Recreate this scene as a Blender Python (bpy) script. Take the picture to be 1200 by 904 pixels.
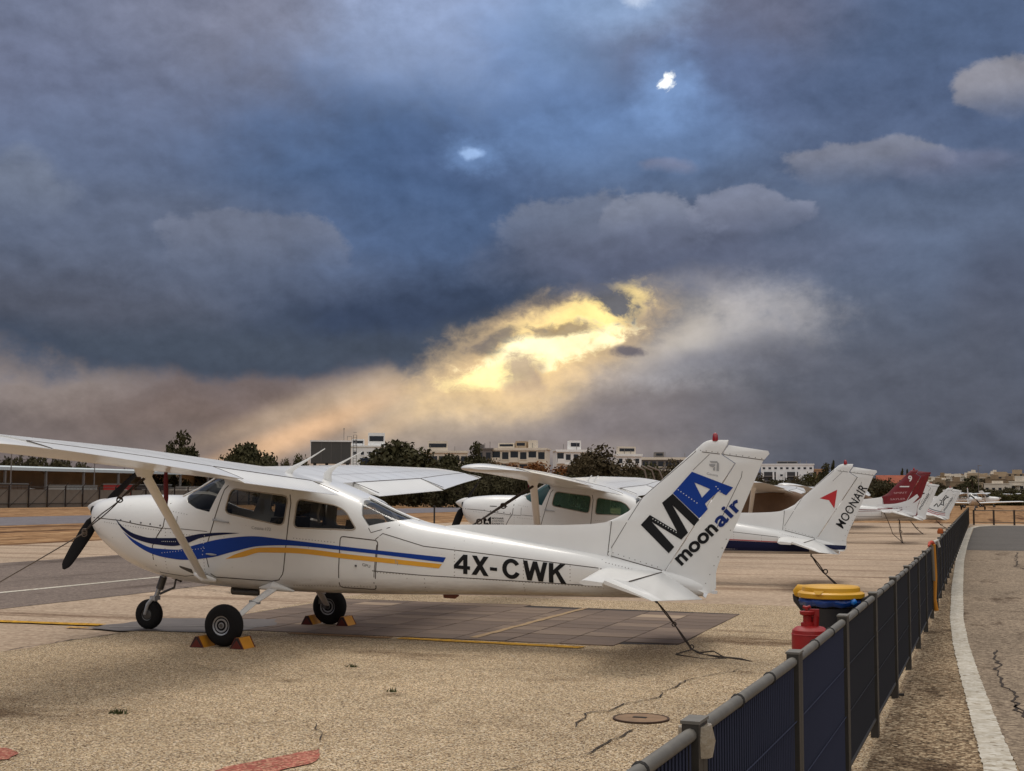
import bpy, bmesh, math, random
import numpy as np
from mathutils import Vector, Matrix
from mathutils.bvhtree import BVHTree
R_ = math.radians
random.seed(7)
for o in list(bpy.data.objects): bpy.data.objects.remove(o)
SC = bpy.context.scene
COL = SC.collection

# ------------------------------------------------------------------ camera
F_PX, YAW, PIT, ROLL, EYE = 1557.99, 0.33888, 0.08138, 0.00374, 1.616
cy_, sy_ = math.cos(YAW), math.sin(YAW)
FW = Vector((-sy_*math.cos(PIT), cy_*math.cos(PIT), math.sin(PIT)))
RT0 = Vector((cy_, sy_, 0)); UP0 = RT0.cross(FW)
RT = RT0*math.cos(ROLL)+UP0*math.sin(ROLL); UP = -RT0*math.sin(ROLL)+UP0*math.cos(ROLL)
cam = bpy.data.cameras.new('camera'); camo = bpy.data.objects.new('camera', cam); COL.objects.link(camo)
cam.sensor_width = 36; cam.lens = F_PX/1200*36; cam.clip_start = .05; cam.clip_end = 20000
m = Matrix((RT, UP, -FW)).transposed().to_4x4(); m.translation = (0, 0, EYE)
camo.matrix_world = m
SC.camera = camo
SC.view_settings.view_transform = 'Standard'; SC.view_settings.look = 'None'
SC.view_settings.exposure = 0.0; SC.view_settings.gamma = 1.0

def azel(px, py):
    """azimuth from north (clockwise) and elevation, degrees, of a point surveyed on the photograph"""
    d = (FW+RT*(px-600)/F_PX+UP*(452-py)/F_PX).normalized()
    return math.degrees(math.atan2(d.x, d.y)), math.degrees(math.asin(d.z))
def far(px, py, dist):
    """world point at the given distance from the camera on a surveyed bearing"""
    a, e = azel(px, py); a, e = R_(a), R_(e)
    return Vector((math.sin(a)*dist, math.cos(a)*dist, EYE+math.tan(e)*dist))

def lin(c):
    return tuple(((v/255)/12.92 if v/255 <= .04045 else (((v/255)+.055)/1.055)**2.4) for v in c[:3])+(1,)

# ------------------------------------------------------------------ world
SUN_AZ, SUN_EL = -20.0, 60.0
BACK_AZ = 150.0      # the overcast is thinnest overhead and behind the photographer
world = bpy.data.worlds.new('World'); SC.world = world; world.use_nodes = True
def build_sky():
    nt = world.node_tree; N = nt.nodes; K = nt.links; N.clear()
    out = N.new('ShaderNodeOutputWorld'); bg = N.new('ShaderNodeBackground'); bg.inputs[1].default_value = .1
    K.new(bg.outputs[0], out.inputs[0])
    def val(v, s):
        if isinstance(v, (int, float)): s.default_value = v
        else: K.new(v, s)
    def M(op, a, b=None, c=None, clamp=False):
        n = N.new('ShaderNodeMath'); n.operation = op; n.use_clamp = clamp
        val(a, n.inputs[0])
        if b is not None: val(b, n.inputs[1])
        if c is not None: val(c, n.inputs[2])
        return n.outputs[0]
    tc = N.new('ShaderNodeTexCoord'); sep = N.new('ShaderNodeSeparateXYZ'); K.new(tc.outputs['Generated'], sep.inputs[0])
    X, Y, Z = sep.outputs
    az = M('MULTIPLY', M('ARCTAN2', X, Y), 57.29578)
    el = M('MULTIPLY', M('ARCSINE', Z), 57.29578)
    comb = N.new('ShaderNodeCombineXYZ'); val(az, comb.inputs[0]); val(M('MULTIPLY', el, 1.35), comb.inputs[1])
    def noise(scale, det, rough, off=0., dist=0., sh=(0, 0)):
        mp = N.new('ShaderNodeMapping'); mp.inputs[1].default_value = (off+sh[0], off*.7+sh[1], off*1.3)
        K.new(comb.outputs[0], mp.inputs[0])
        n = N.new('ShaderNodeTexNoise'); n.inputs['Scale'].default_value = scale; n.inputs['Detail'].default_value = det
        n.inputs['Roughness'].default_value = rough; n.inputs['Distortion'].default_value = dist
        K.new(mp.outputs[0], n.inputs['Vector']); return n
    nb = noise(.11, 8, .56, 3.1, .08)           # broad billow
    nf = noise(.42, 9, .60, 11.7, .12)          # fine billow
    nf2 = noise(.42, 6, .60, 11.7, .12, (.22, .60))
    nb2 = noise(.11, 5, .56, 3.1, .08, (.7, 2.2))
    nw = noise(.16, 6, .55, 27.0)
    nh = noise(1.5, 6, .65, 5.0, .4)
    nhh = M('SUBTRACT', nh.outputs[0], .5)
    wc = N.new('ShaderNodeSeparateColor'); K.new(nw.outputs['Color'], wc.inputs[0])
    azw = M('ADD', az, M('MULTIPLY', M('SUBTRACT', wc.outputs[0], .5), 3.4))
    elw = M('ADD', el, M('MULTIPLY', M('SUBTRACT', wc.outputs[1], .5), 1.9))
    nbf = M('SUBTRACT', nb.outputs[0], .5); nff = M('SUBTRACT', nf.outputs[0], .5)
    tex = M('ADD', M('MULTIPLY', nbf, .9), M('MULTIPLY', nff, .75))
    # lit tops and shaded undersides of the billows
    emb = M('ADD', M('MULTIPLY', M('SUBTRACT', nf.outputs[0], nf2.outputs[0]), 1.5), M('MULTIPLY', M('SUBTRACT', nb.outputs[0], nb2.outputs[0]), .9))
    sky = N.new('ShaderNodeTexSky'); sky.sky_type = 'NISHITA'; sky.sun_disc = False
    sky.sun_elevation = R_(SUN_EL); sky.sun_rotation = R_(SUN_AZ)
    cur = [sky.outputs[0]]
    def mix(fac, col, gain=10.0):
        n = N.new('ShaderNodeMix'); n.data_type = 'RGBA'; n.clamp_factor = True
        val(fac, n.inputs[0]); K.new(cur[0], n.inputs[6])
        if isinstance(col, tuple): c = lin(col); n.inputs[7].default_value = (c[0]*gain, c[1]*gain, c[2]*gain, 1)
        else: K.new(col, n.inputs[7])
        cur[0] = n.outputs[2]
    # closed overcast: a vertical ramp of cloud grey over the whole dome, lighter overhead and behind
    ramp = N.new('ShaderNodeValToRGB'); cr = ramp.color_ramp; cr.interpolation = 'EASE'
    K.new(M('DIVIDE', el, 90.0, clamp=True), ramp.inputs[0])
    st = [(0, (98, 96, 104)), (.06, (88, 92, 108)), (.14, (84, 94, 118)), (.24, (104, 114, 142)), (.42, (180, 184, 194)), (1, (226, 226, 228))]
    while len(cr.elements) < len(st): cr.elements.new(.5)
    for e, (p, c) in zip(cr.elements, st): e.position = p; e.color = lin(c)
    g = N.new('ShaderNodeVectorMath'); g.operation = 'SCALE'; K.new(ramp.outputs[0], g.inputs[0]); g.inputs[3].default_value = 10
    mix(.97, g.outputs[0])
    # overhead and behind the photographer the overcast is thin and bright
    bx = M('ADD', M('MULTIPLY', X, math.sin(R_(BACK_AZ))*.45), M('MULTIPLY', Y, math.cos(R_(BACK_AZ))*.45))
    back = M('ADD', bx, M('MULTIPLY', Z, 1.25))
    mb_ = N.new('ShaderNodeMapRange'); mb_.interpolation_type = 'SMOOTHSTEP'; K.new(back, mb_.inputs[0]); mb_.inputs[1].default_value = .32; mb_.inputs[2].default_value = 1.15
    mix(mb_.outputs[0], (240, 238, 236), 12.0)
    def blob(px, py, rx, ry, col, op=1., rot=0., soft=.8, amp=1.0, rag=0., gain=10., hf=0., fade=0.):
        """cloud mass: centre and radii as surveyed on the photograph, soft edge width, raggedness from the noise"""
        a0, e0 = azel(px, py); ra = rx/26.5; re = ry/26.5
        mp = N.new('ShaderNodeMapping'); mp.vector_type = 'TEXTURE'; K.new((WARPED if amp else STRAIGHT), mp.inputs[0])
        mp.inputs[1].default_value = (a0, e0, 0); mp.inputs[2].default_value = (0, 0, R_(rot)); mp.inputs[3].default_value = (ra, re, 1)
        ln = N.new('ShaderNodeVectorMath'); ln.operation = 'LENGTH'; K.new(mp.outputs[0], ln.inputs[0]); r = ln.outputs['Value']
        if rag: r = M('MULTIPLY_ADD', tex, -rag, r)
        if hf: r = M('MULTIPLY_ADD', nhh, -hf, r)
        mr = N.new('ShaderNodeMapRange'); mr.interpolation_type = 'SMOOTHSTEP'; val(r, mr.inputs[0])
        mr.inputs[1].default_value = 1+soft*.5; mr.inputs[2].default_value = 1-soft*.5
        mr.inputs[3].default_value = 0; mr.inputs[4].default_value = op
        o_ = mr.outputs[0]
        if fade:
            sp = N.new('ShaderNodeSeparateXYZ'); K.new(mp.outputs[0], sp.inputs[0])
            m2 = N.new('ShaderNodeMapRange'); m2.interpolation_type = 'SMOOTHSTEP'; K.new(sp.outputs[1], m2.inputs[0]); m2.inputs[1].default_value = -fade; m2.inputs[2].default_value = .55 if fade > 0 else -.45; o_ = M('MULTIPLY', o_, m2.outputs[0])
        mix(o_, col, gain)
    def vec(a, b):
        n = N.new('ShaderNodeCombineXYZ'); val(a, n.inputs[0]); val(b, n.inputs[1]); return n.outputs[0]
    WARPED, STRAIGHT = vec(azw, elw), vec(az, el)
    for b in SKY_BLOBS: blob(*b[:5], **b[5])
    # billow relief over everything
    br = M('ADD', M('MULTIPLY_ADD', M('MULTIPLY_ADD', nhh, .22, tex), SKY_RELIEF, 1.0), M('MULTIPLY', emb, SKY_EMBOSS))
    sc = N.new('ShaderNodeVectorMath'); sc.operation = 'SCALE'; K.new(cur[0], sc.inputs[0]); val(br, sc.inputs[3])
    K.new(sc.outputs[0], bg.inputs[0])
SKY_RELIEF = .30
SKY_EMBOSS = .42
SKY_BLOBS = [
 # x, y, rx, ry (as surveyed on the photograph), colour
 (100, 60, 380, 200, (110, 118, 142), dict(soft=1.3, rag=.5)),
 (60, 120, 200, 60, (118, 124, 150), dict(soft=1.3, rag=.6, op=.7)),
 (350, 60, 190, 110, (128, 132, 152), dict(soft=1.3, rag=.7, op=.85)),
 (610, 80, 190, 120, (164, 188, 230), dict(soft=1.4, rag=.4, op=.95)),
 (540, 30, 120, 70, (150, 166, 200), dict(soft=1.4, rag=.7, op=.8)),
 (695, 105, 125, 85, (128, 160, 212), dict(soft=1.4, rag=.6, op=.9)),
 (700, 30, 90, 50, (142, 168, 208), dict(soft=1.5, rag=.8, op=.8)),
 (1030, 70, 330, 170, (84, 101, 132), dict(soft=1.2, rag=.6)),
 (860, 30, 130, 70, (110, 114, 136), dict(soft=1.2, rag=.8, op=.8)),
 (230, 220, 330, 120, (104, 116, 144), dict(soft=1.3, rag=.6)),
 (500, 240, 230, 140, (78, 102, 140), dict(soft=1.2, rag=.6)),
 (620, 250, 200, 80, (74, 96, 138), dict(soft=1.2, rag=.6, op=.8)),
 (560, 300, 160, 60, (62, 80, 112), dict(soft=1.2, rag=.6, op=.7)),
 (930, 200, 330, 100, (86, 102, 134), dict(soft=1.2, rag=.7)),
 (850, 110, 90, 60, (92, 108, 142), dict(soft=1.2, rag=.9, op=.8)),
 (720, 170, 130, 50, (110, 140, 186), dict(soft=1.3, rag=.9, op=.75)),
 # right hand side: soft mauve greys
 (1000, 400, 430, 190, (92, 106, 130), dict(soft=1.2, rag=.45)),
 (1080, 300, 260, 80, (96, 108, 132), dict(soft=1.3, rag=.6, op=.75)),
 (1190, 350, 60, 60, (78, 84, 102), dict(soft=1.1, rag=.7, op=.7)),
 (1000, 530, 520, 80, (84, 86, 98), dict(soft=1.3, rag=.25)),
 # low haze on the left under the shelf
 (130, 500, 430, 110, (116, 106, 104), dict(soft=1.2, rag=.3)),
 (300, 470, 200, 50, (128, 110, 102), dict(soft=1.3, rag=.4, op=.7)),
 (60, 425, 90, 44, (150, 136, 128), dict(soft=1.1, rag=1.1, op=.85)),
 (75, 400, 34, 20, (172, 152, 136), dict(soft=.7, rag=1.3, op=.7)),
 # right of the opening: pale veils
 (750, 440, 200, 115, (130, 130, 136), dict(soft=1.3, rag=.5)),
 (640, 490, 210, 60, (146, 134, 128), dict(soft=1.2, rag=.5, op=.9)),
 (800, 384, 130, 60, (212, 206, 204), dict(soft=1.0, rag=.8, hf=.5, op=.95)),
 (770, 380, 80, 42, (222, 212, 196), dict(soft=1.2, rag=.8, op=.7)),
 (860, 440, 110, 36, (120, 120, 132), dict(soft=.9, rag=1.1, op=.7, fade=.9)),
 (760, 490, 170, 30, (124, 118, 122), dict(soft=1.1, rag=.9, op=.7)),
 (1070, 480, 210, 110, (86, 90, 102), dict(soft=1.3, rag=.4, op=.85)),
 # the lit opening and its shafts
 (580, 440, 210, 54, (176, 160, 146), dict(soft=1.4, rag=.4, rot=20)),
 (420, 478, 190, 30, (160, 140, 126), dict(soft=1.4, rag=.3, rot=22, op=.6)),
 (365, 502, 150, 13, (238, 194, 152), dict(soft=1.9, rag=.1, rot=24, op=.8, amp=0)),
 (420, 458, 150, 12, (206, 178, 146), dict(soft=1.9, rag=.1, rot=19, op=.45, amp=0)),
 (470, 492, 130, 10, (206, 176, 144), dict(soft=1.9, rag=.1, rot=30, op=.5, amp=0)),
 (600, 428, 140, 44, (222, 196, 160), dict(soft=1.4, rag=.3, rot=18, op=.9)),
 # the dark shelf, ragged along its lower edge
 (260, 310, 520, 110, (84, 98, 122), dict(soft=1.5, rag=.6, op=.6)),
 (260, 335, 540, 98, (72, 82, 100), dict(soft=.38, rag=.8, rot=0, fade=-.9)),
 (340, 378, 260, 60, (72, 81, 96), dict(soft=.42, rag=.8, rot=3, fade=-.8)),
 (530, 335, 150, 44, (60, 72, 94), dict(soft=.45, rag=.6, rot=14)),
 (430, 330, 130, 60, (60, 72, 96), dict(soft=1.1, rag=.6, op=.7)),
 (30, 335, 190, 40, (86, 90, 104), dict(soft=1.2, rag=.6, op=.8)),
 (250, 280, 330, 50, (98, 107, 128), dict(soft=1.2, rag=.7, op=.75)),
 (490, 262, 150, 60, (76, 100, 138), dict(soft=1.3, rag=.6, op=.7)),
 (735, 292, 170, 40, (82, 92, 114), dict(soft=.7, rag=.9, rot=8)),
 (628, 412, 122, 42, (240, 206, 154), dict(soft=1.1, rag=.5, hf=.6, rot=20, op=.95)),
 (655, 394, 84, 28, (255, 224, 156), dict(soft=.9, rag=.7, hf=1.1, rot=22, gain=11.5, op=.92)),
 (698, 368, 50, 24, (255, 226, 150), dict(soft=.9, rag=.5, hf=.9, rot=24, gain=12.)),
 (645, 408, 78, 18, (255, 240, 192), dict(soft=.8, rag=.8, hf=2.2, rot=14, gain=13., op=.9)),
 (575, 436, 50, 10, (255, 232, 164), dict(soft=.9, rag=.5, hf=1.2, rot=12, gain=13.)),
 (606, 444, 24, 24, (182, 160, 142), dict(soft=.6, rag=1.0, hf=1.2, op=.85, fade=1.2)),
 (712, 352, 36, 15, (86, 92, 108), dict(soft=.8, rag=.8, hf=1.8, rot=-35, op=.95)),
 (660, 388, 34, 7, (150, 128, 104), dict(soft=1.0, rag=.8, hf=2.2, rot=8, op=.85)),
 (585, 400, 40, 9, (100, 98, 104), dict(soft=.9, rag=.8, hf=2.0, rot=16, op=.8)),
 (738, 412, 22, 6, (108, 104, 114), dict(soft=1.0, rag=1.0, hf=1.8, op=.9)),
 # cumulus tops, sharp above and melting below
 (290, 288, 90, 40, (112, 119, 138), dict(soft=.22, hf=.25, rag=1.4, op=.75, fade=.9)),
 (16, 225, 50, 36, (114, 123, 142), dict(soft=.7, rag=1.3, op=.8, fade=1.2)),
 (700, 278, 130, 46, (114, 123, 144), dict(soft=.2, rag=1.2, hf=.25, op=.85, fade=.9)),
 (752, 256, 56, 26, (134, 140, 158), dict(soft=.22, rag=1.5, hf=.3, op=.65, fade=.7)),
 (872, 256, 56, 36, (132, 137, 156), dict(soft=.22, rag=1.5, hf=.3, op=.7, fade=.7)),
 (800, 300, 170, 40, (100, 106, 128), dict(soft=1.1, rag=.8, op=.6)),
 (1010, 192, 90, 28, (128, 132, 148), dict(soft=.22, hf=.25, rag=1.2, op=.85, fade=1.0)),
 (1110, 200, 80, 24, (110, 116, 140), dict(soft=.6, rag=1.2, op=.7, fade=1.0)),
 (1184, 102, 46, 34, (142, 142, 152), dict(soft=.25, rag=1.1, hf=.3, op=.95, fade=1.4)),
 (780, 200, 26, 10, (128, 132, 156), dict(soft=.8, rag=1.2, hf=.4, op=.6, fade=1.)),
 # openings to the bright sky above
 (563, 178, 34, 18, (116, 146, 192), dict(soft=1.6, rag=1.2, hf=.9, op=.7)),
 (562, 174, 13, 6, (160, 190, 234), dict(soft=1.2, rag=1.2, hf=1.6, op=.85)),
 (778, 98, 30, 34, (130, 162, 210), dict(soft=1.8, rag=.8, hf=.3, op=.6)),
 (781, 96, 6, 9, (246, 250, 250), dict(soft=.8, rag=.8, hf=3.0, rot=-40, gain=11., amp=0)),
 (740, 4, 60, 26, (156, 184, 224), dict(soft=1.8, rag=1.0, hf=.6, op=.5)),
 (746, -4, 14, 9, (214, 228, 250), dict(soft=1.6, rag=.8, hf=1.6, amp=0, op=.7)),
]
build_sky()
world.cycles.sampling_method = 'MANUAL'; world.cycles.sample_map_resolution = 512
sun = bpy.data.lights.new('sun', 'SUN'); sun.energy = 1.2; sun.angle = R_(24); sun.color = (1, .93, .84)
suno = bpy.data.objects.new('sun', sun); COL.objects.link(suno)
sd = Vector((math.sin(R_(SUN_AZ))*math.cos(R_(SUN_EL)), math.cos(R_(SUN_AZ))*math.cos(R_(SUN_EL)), math.sin(R_(SUN_EL))))
suno.rotation_euler = sd.to_track_quat('Z', 'Y').to_euler(); suno.location = (0, -20, 30)

# ------------------------------------------------------------------ materials
MATS = {}
def mat(name, col, rough=.6, metal=0., spec=.5, coat=0., var=0., vscale=3., bump=0., bscale=40., emit=None, alpha=None, dirt=None, det=5):
    if name in MATS: return MATS[name]
    m = bpy.data.materials.new(name); m.use_nodes = True; nt = m.node_tree; N = nt.nodes; K = nt.links
    b = N['Principled BSDF']
    c = lin(col) if max(col) > 1 else tuple(col[:3])+(1,)
    b.inputs['Base Color'].default_value = c; b.inputs['Roughness'].default_value = rough
    b.inputs['Metallic'].default_value = metal; b.inputs['Specular IOR Level'].default_value = spec
    if coat: b.inputs['Coat Weight'].default_value = coat; b.inputs['Coat Roughness'].default_value = .12
    if var or bump or dirt:
        tc = N.new('ShaderNodeTexCoord')
    if var or dirt:
        n = N.new('ShaderNodeTexNoise'); n.inputs['Scale'].default_value = vscale; n.inputs['Detail'].default_value = det
        n.inputs['Roughness'].default_value = .62
        K.new(tc.outputs['Object'], n.inputs['Vector'])
        mr = N.new('ShaderNodeMapRange'); K.new(n.outputs[0], mr.inputs[0])
        mr.inputs[1].default_value = .3; mr.inputs[2].default_value = .7
        mr.inputs[3].default_value = 1-var; mr.inputs[4].default_value = 1+var
        s = N.new('ShaderNodeVectorMath'); s.operation = 'SCALE'; s.inputs[0].default_value = c[:3]
        K.new(mr.outputs[0], s.inputs[3]); K.new(s.outputs[0], b.inputs['Base Color'])
        if dirt:
            n2 = N.new('ShaderNodeTexNoise'); n2.inputs['Scale'].default_value = vscale*2.3; n2.inputs['Detail'].default_value = 8; n2.inputs['Roughness'].default_value = .7
            K.new(tc.outputs['Object'], n2.inputs['Vector'])
            r2 = N.new('ShaderNodeMapRange'); K.new(n2.outputs[0], r2.inputs[0]); r2.inputs[1].default_value = dirt[1]; r2.inputs[2].default_value = dirt[1]+.16
            r2.inputs[4].default_value = dirt[2]
            mx = N.new('ShaderNodeMix'); mx.data_type = 'RGBA'; K.new(r2.outputs[0], mx.inputs[0]); K.new(s.outputs[0], mx.inputs[6]); mx.inputs[7].default_value = lin(dirt[0])
            K.new(mx.outputs[2], b.inputs['Base Color'])
    if bump:
        n = N.new('ShaderNodeTexNoise'); n.inputs['Scale'].default_value = bscale; n.inputs['Detail'].default_value = 4
        K.new(tc.outputs['Object'], n.inputs['Vector'])
        bp = N.new('ShaderNodeBump'); bp.inputs['Strength'].default_value = bump; bp.inputs['Distance'].default_value = .01
        K.new(n.outputs[0], bp.inputs['Height']); K.new(bp.outputs[0], b.inputs['Normal'])
    if emit: b.inputs['Emission Color'].default_value = lin(emit[0]); b.inputs['Emission Strength'].default_value = emit[1]
    MATS[name] = m; return m
def glass(name, tint, gloss=.25):
    if name in MATS: return MATS[name]
    m = bpy.data.materials.new(name); m.use_nodes = True; N = m.node_tree.nodes; K = m.node_tree.links
    N.remove(N['Principled BSDF'])
    t = N.new('ShaderNodeBsdfTransparent'); t.inputs[0].default_value = tint+(1,)
    g = N.new('ShaderNodeBsdfGlossy'); g.inputs['Roughness'].default_value = .04
    fr = N.new('ShaderNodeFresnel'); fr.inputs[0].default_value = 1.45
    mr = N.new('ShaderNodeMath'); mr.operation = 'MULTIPLY_ADD'; mr.inputs[1].default_value = 1.0; mr.inputs[2].default_value = gloss*.1; mr.use_clamp = True
    K.new(fr.outputs[0], mr.inputs[0])
    x = N.new('ShaderNodeMixShader'); K.new(mr.outputs[0], x.inputs[0]); K.new(t.outputs[0], x.inputs[1]); K.new(g.outputs[0], x.inputs[2])
    K.new(x.outputs[0], N['Material Output'].inputs[0]); MATS[name] = m; return m

WHITE = lambda: mat('aircraft_white', (.77, .76, .73), .32, coat=.35, var=.05, vscale=1.3, dirt=((150, 132, 108), .66, .35))
UNDER = lambda: mat('aircraft_white', (0, 0, 0))

# ------------------------------------------------------------------ mesh collecting
class MB:
    def __init__(s): s.v = []; s.f = []; s.mi = []; s.cur = 0
    def add(s, vs, fs):
        o = len(s.v); s.v += [tuple(v) for v in vs]; s.f += [tuple(i+o for i in f) for f in fs]; s.mi += [s.cur]*len(fs); return s
    def box(s, c, d, rot=None):
        c = Vector(c); hx, hy, hz = d[0]/2, d[1]/2, d[2]/2
        vs = [Vector((x, y, z)) for x in (-hx, hx) for y in (-hy, hy) for z in (-hz, hz)]
        if rot is not None: vs = [rot @ v for v in vs]
        return s.add([v+c for v in vs], [(0, 1, 3, 2), (4, 6, 7, 5), (0, 4, 5, 1), (2, 3, 7, 6), (0, 2, 6, 4), (1, 5, 7, 3)])
    def b2(s, a, b): return s.box([(a[i]+b[i])/2 for i in range(3)], [abs(b[i]-a[i]) for i in range(3)])
    def tube(s, pts, r, n=8, caps=True, flat=1.0, ref=None):
        pts = [Vector(p) for p in pts]; k = len(pts); rs = r if isinstance(r, (list, tuple)) else [r]*k
        vs = []; prev = None
        for i, p in enumerate(pts):
            t = (pts[min(i+1, k-1)]-pts[max(i-1, 0)]).normalized()
            if prev is None:
                u = Vector(ref) if ref else (Vector((0, 0, 1)) if abs(t.z) < .9 else Vector((1, 0, 0)))
            else: u = prev
            u = (u-t*u.dot(t)).normalized(); prev = u; w = t.cross(u)
            for j in range(n):
                a = 2*math.pi*j/n; vs.append(p+(u*math.cos(a)+w*math.sin(a)*flat)*rs[i])
        fs = [(i*n+j, i*n+(j+1) % n, (i+1)*n+(j+1) % n, (i+1)*n+j) for i in range(k-1) for j in range(n)]
        if caps: fs += [tuple(range(n-1, -1, -1)), tuple((k-1)*n+j for j in range(n))]
        return s.add(vs, fs)
    def lathe(s, prof, c, ax='z', n=24, rot=None):
        vs = []; c = Vector(c)
        for r, h in prof:
            for j in range(n):
                a = 2*math.pi*j/n; x, y = r*math.cos(a), r*math.sin(a)
                p = {'z': (x, y, h), 'y': (x, h, y), 'x': (h, x, y)}[ax]
                p = Vector(p)
                if rot is not None: p = rot @ p
                vs.append(p+c)
        k = len(prof); fs = [(i*n+j, i*n+(j+1) % n, (i+1)*n+(j+1) % n, (i+1)*n+j) for i in range(k-1) for j in range(n)]
        if prof[0][0] > 1e-5: fs.append(tuple(range(n-1, -1, -1)))
        if prof[-1][0] > 1e-5: fs.append(tuple((k-1)*n+j for j in range(n)))
        return s.add(vs, fs)
    def grid(s, rows, close_u=False, close_v=False):
        nr = len(rows); nc = len(rows[0]); vs = [p for r in rows for p in r]
        fs = []
        for i in range(nr if close_v else nr-1):
            for j in range(nc if close_u else nc-1):
                fs.append((i*nc+j, i*nc+(j+1) % nc, ((i+1) % nr)*nc+(j+1) % nc, ((i+1) % nr)*nc+j))
        return s.add(vs, fs)
    def loft(s, rings, caps=True):
        n = len(rings[0]); o = len(s.f); s.grid(rings, close_u=True)
        if caps:
            b = len(s.v)-n*len(rings)
            s.f += [tuple(b+j for j in range(n-1, -1, -1)), tuple(b+(len(rings)-1)*n+j for j in range(n))]; s.mi += [s.cur]*2
        return s
    def prism(s, poly, a, b, plane='xz'):
        n = len(poly)
        mk = {'xz': lambda p, h: (p[0], h, p[1]), 'xy': lambda p, h: (p[0], p[1], h), 'yz': lambda p, h: (h, p[0], p[1])}[plane]
        vs = [mk(p, a) for p in poly]+[mk(p, b) for p in poly]
        return s.add(vs, [(i, (i+1) % n, n+(i+1) % n, n+i) for i in range(n)]+[tuple(range(n-1, -1, -1)), tuple(range(n, 2*n))])
    def mesh(s, name, mats, smooth=None, merge=False):
        me = bpy.data.meshes.new(name); me.from_pydata(s.v, [], s.f)
        for m_ in (mats if isinstance(mats, (list, tuple)) else [mats]): me.materials.append(m_)
        if any(s.mi): me.polygons.foreach_set('material_index', s.mi)
        bm = bmesh.new(); bm.from_mesh(me)
        if merge: bmesh.ops.remove_doubles(bm, verts=bm.verts, dist=1e-5)
        bmesh.ops.recalc_face_normals(bm, faces=bm.faces); bm.to_mesh(me); bm.free()
        if smooth is not None:
            me.polygons.foreach_set('use_smooth', [True]*len(me.polygons)); me.set_sharp_from_angle(angle=R_(smooth))
        me.update(); return me
    def build(s, name, mats, parent=None, smooth=None, merge=False):
        o = bpy.data.objects.new(name, s.mesh(name, mats, smooth, merge)); COL.objects.link(o)
        if parent is not None: o.parent = parent
        return o
def put(name, me, parent=None, loc=None, rz=None):
    o = bpy.data.objects.new(name, me); COL.objects.link(o)
    if parent is not None: o.parent = parent
    if loc is not None: o.location = loc
    if rz is not None: o.rotation_euler.z = rz
    return o
def thing(name, label, cat, loc=(0, 0, 0), rz=0, group=None):
    o = bpy.data.objects.new(name, None); COL.objects.link(o); o.location = loc; o.rotation_euler.z = rz
    o.empty_display_size = .2
    return tag(o, label, cat, group)
def tag(o, label, cat, group=None):
    o['label'] = label; o['category'] = cat
    if group: o['group'] = group
    return o
def struct(o): o['kind'] = 'structure'; return o
def stuff(o): o['kind'] = 'stuff'; return o
def copy_tree(o, parent=None, skip=()):
    c = o.copy(); COL.objects.link(c); c.parent = parent
    for ch in list(o.children):
        if ch.name.split('.')[0] not in skip: copy_tree(ch, c)
    return c
def pchip(xs, ys, x):
    xs = np.array(xs, float); ys = np.array(ys, float); h = np.diff(xs); d = np.diff(ys)/h
    m = np.zeros(len(xs)); m[0] = d[0]; m[-1] = d[-1]
    for i in range(1, len(xs)-1):
        if d[i-1]*d[i] > 0:
            w1 = 2*h[i]+h[i-1]; w2 = h[i]+2*h[i-1]; m[i] = (w1+w2)/(w1/d[i-1]+w2/d[i])
    x = np.clip(x, xs[0], xs[-1]); k = np.clip(np.searchsorted(xs, x)-1, 0, len(xs)-2)
    t = (x-xs[k])/h[k]
    return ((2*t**3-3*t**2+1)*ys[k]+(t**3-2*t**2+t)*h[k]*m[k]+(-2*t**3+3*t**2)*ys[k+1]+(t**3-t**2)*h[k]*m[k+1])

# ------------------------------------------------------------------ light aircraft (local frame: +x aft, -y port, z up, 0 = ground)
ST = [ # x, belly, top, chine, half width, upper exponent, lower exponent
 (.275, 1.27, 1.47, 1.37, .17, 2.2, 2.2), (.30, 1.17, 1.518, 1.34, .27, 2.2, 2.2), (.37, 1.065, 1.54, 1.31, .345, 2.3, 2.2), (.50, .955, 1.563, 1.26, .40, 2.4, 2.2),
 (.70, .82, 1.58, 1.21, .445, 2.5, 2.3), (.95, .71, 1.592, 1.16, .48, 2.5, 2.4), (1.25, .635, 1.59, 1.1, .50, 2.7, 2.7), (1.5, .595, 1.588, 1.05, .52, 2.9, 3.1),
 (1.62, .58, 1.63, 1.03, .525, 3.1, 3.2), (1.9, .55, 1.76, 1.0, .532, 3.7, 3.4), (2.15, .535, 1.86, 1.0, .536, 4.2, 3.6), (2.5, .52, 1.895, .99, .54, 4.6, 3.8),
 (3.0, .508, 1.835, .98, .535, 4.6, 4), (3.4, .505, 1.72, .97, .52, 4.5, 4), (3.75, .505, 1.585, .96, .50, 4.2, 4), (4.2, .508, 1.385, .94, .455, 3.4, 4),
 (4.4, .51, 1.315, .93, .43, 3, 4), (4.9, .517, 1.225, .90, .36, 2.6, 3.6), (5.5, .524, 1.13, .87, .29, 2.4, 3.2), (6.53, .53, .965, .80, .18, 2.2, 3), (7.15, .54, .835, .70, .105, 2.1, 2.6),
 (7.45, .55, .75, .65, .055, 2, 2), (7.57, .57, .70, .63, .03, 2, 2)]
SX = [s[0] for s in ST]
def fsec(x, off=0.):
    zb, zt, zc, w, nu, nl = [float(pchip(SX, [s[k] for s in ST], np.array([x]))[0]) for k in range(1, 7)]
    return zb+off, zt-off, zc, max(w-off, .005), nu, nl
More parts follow.
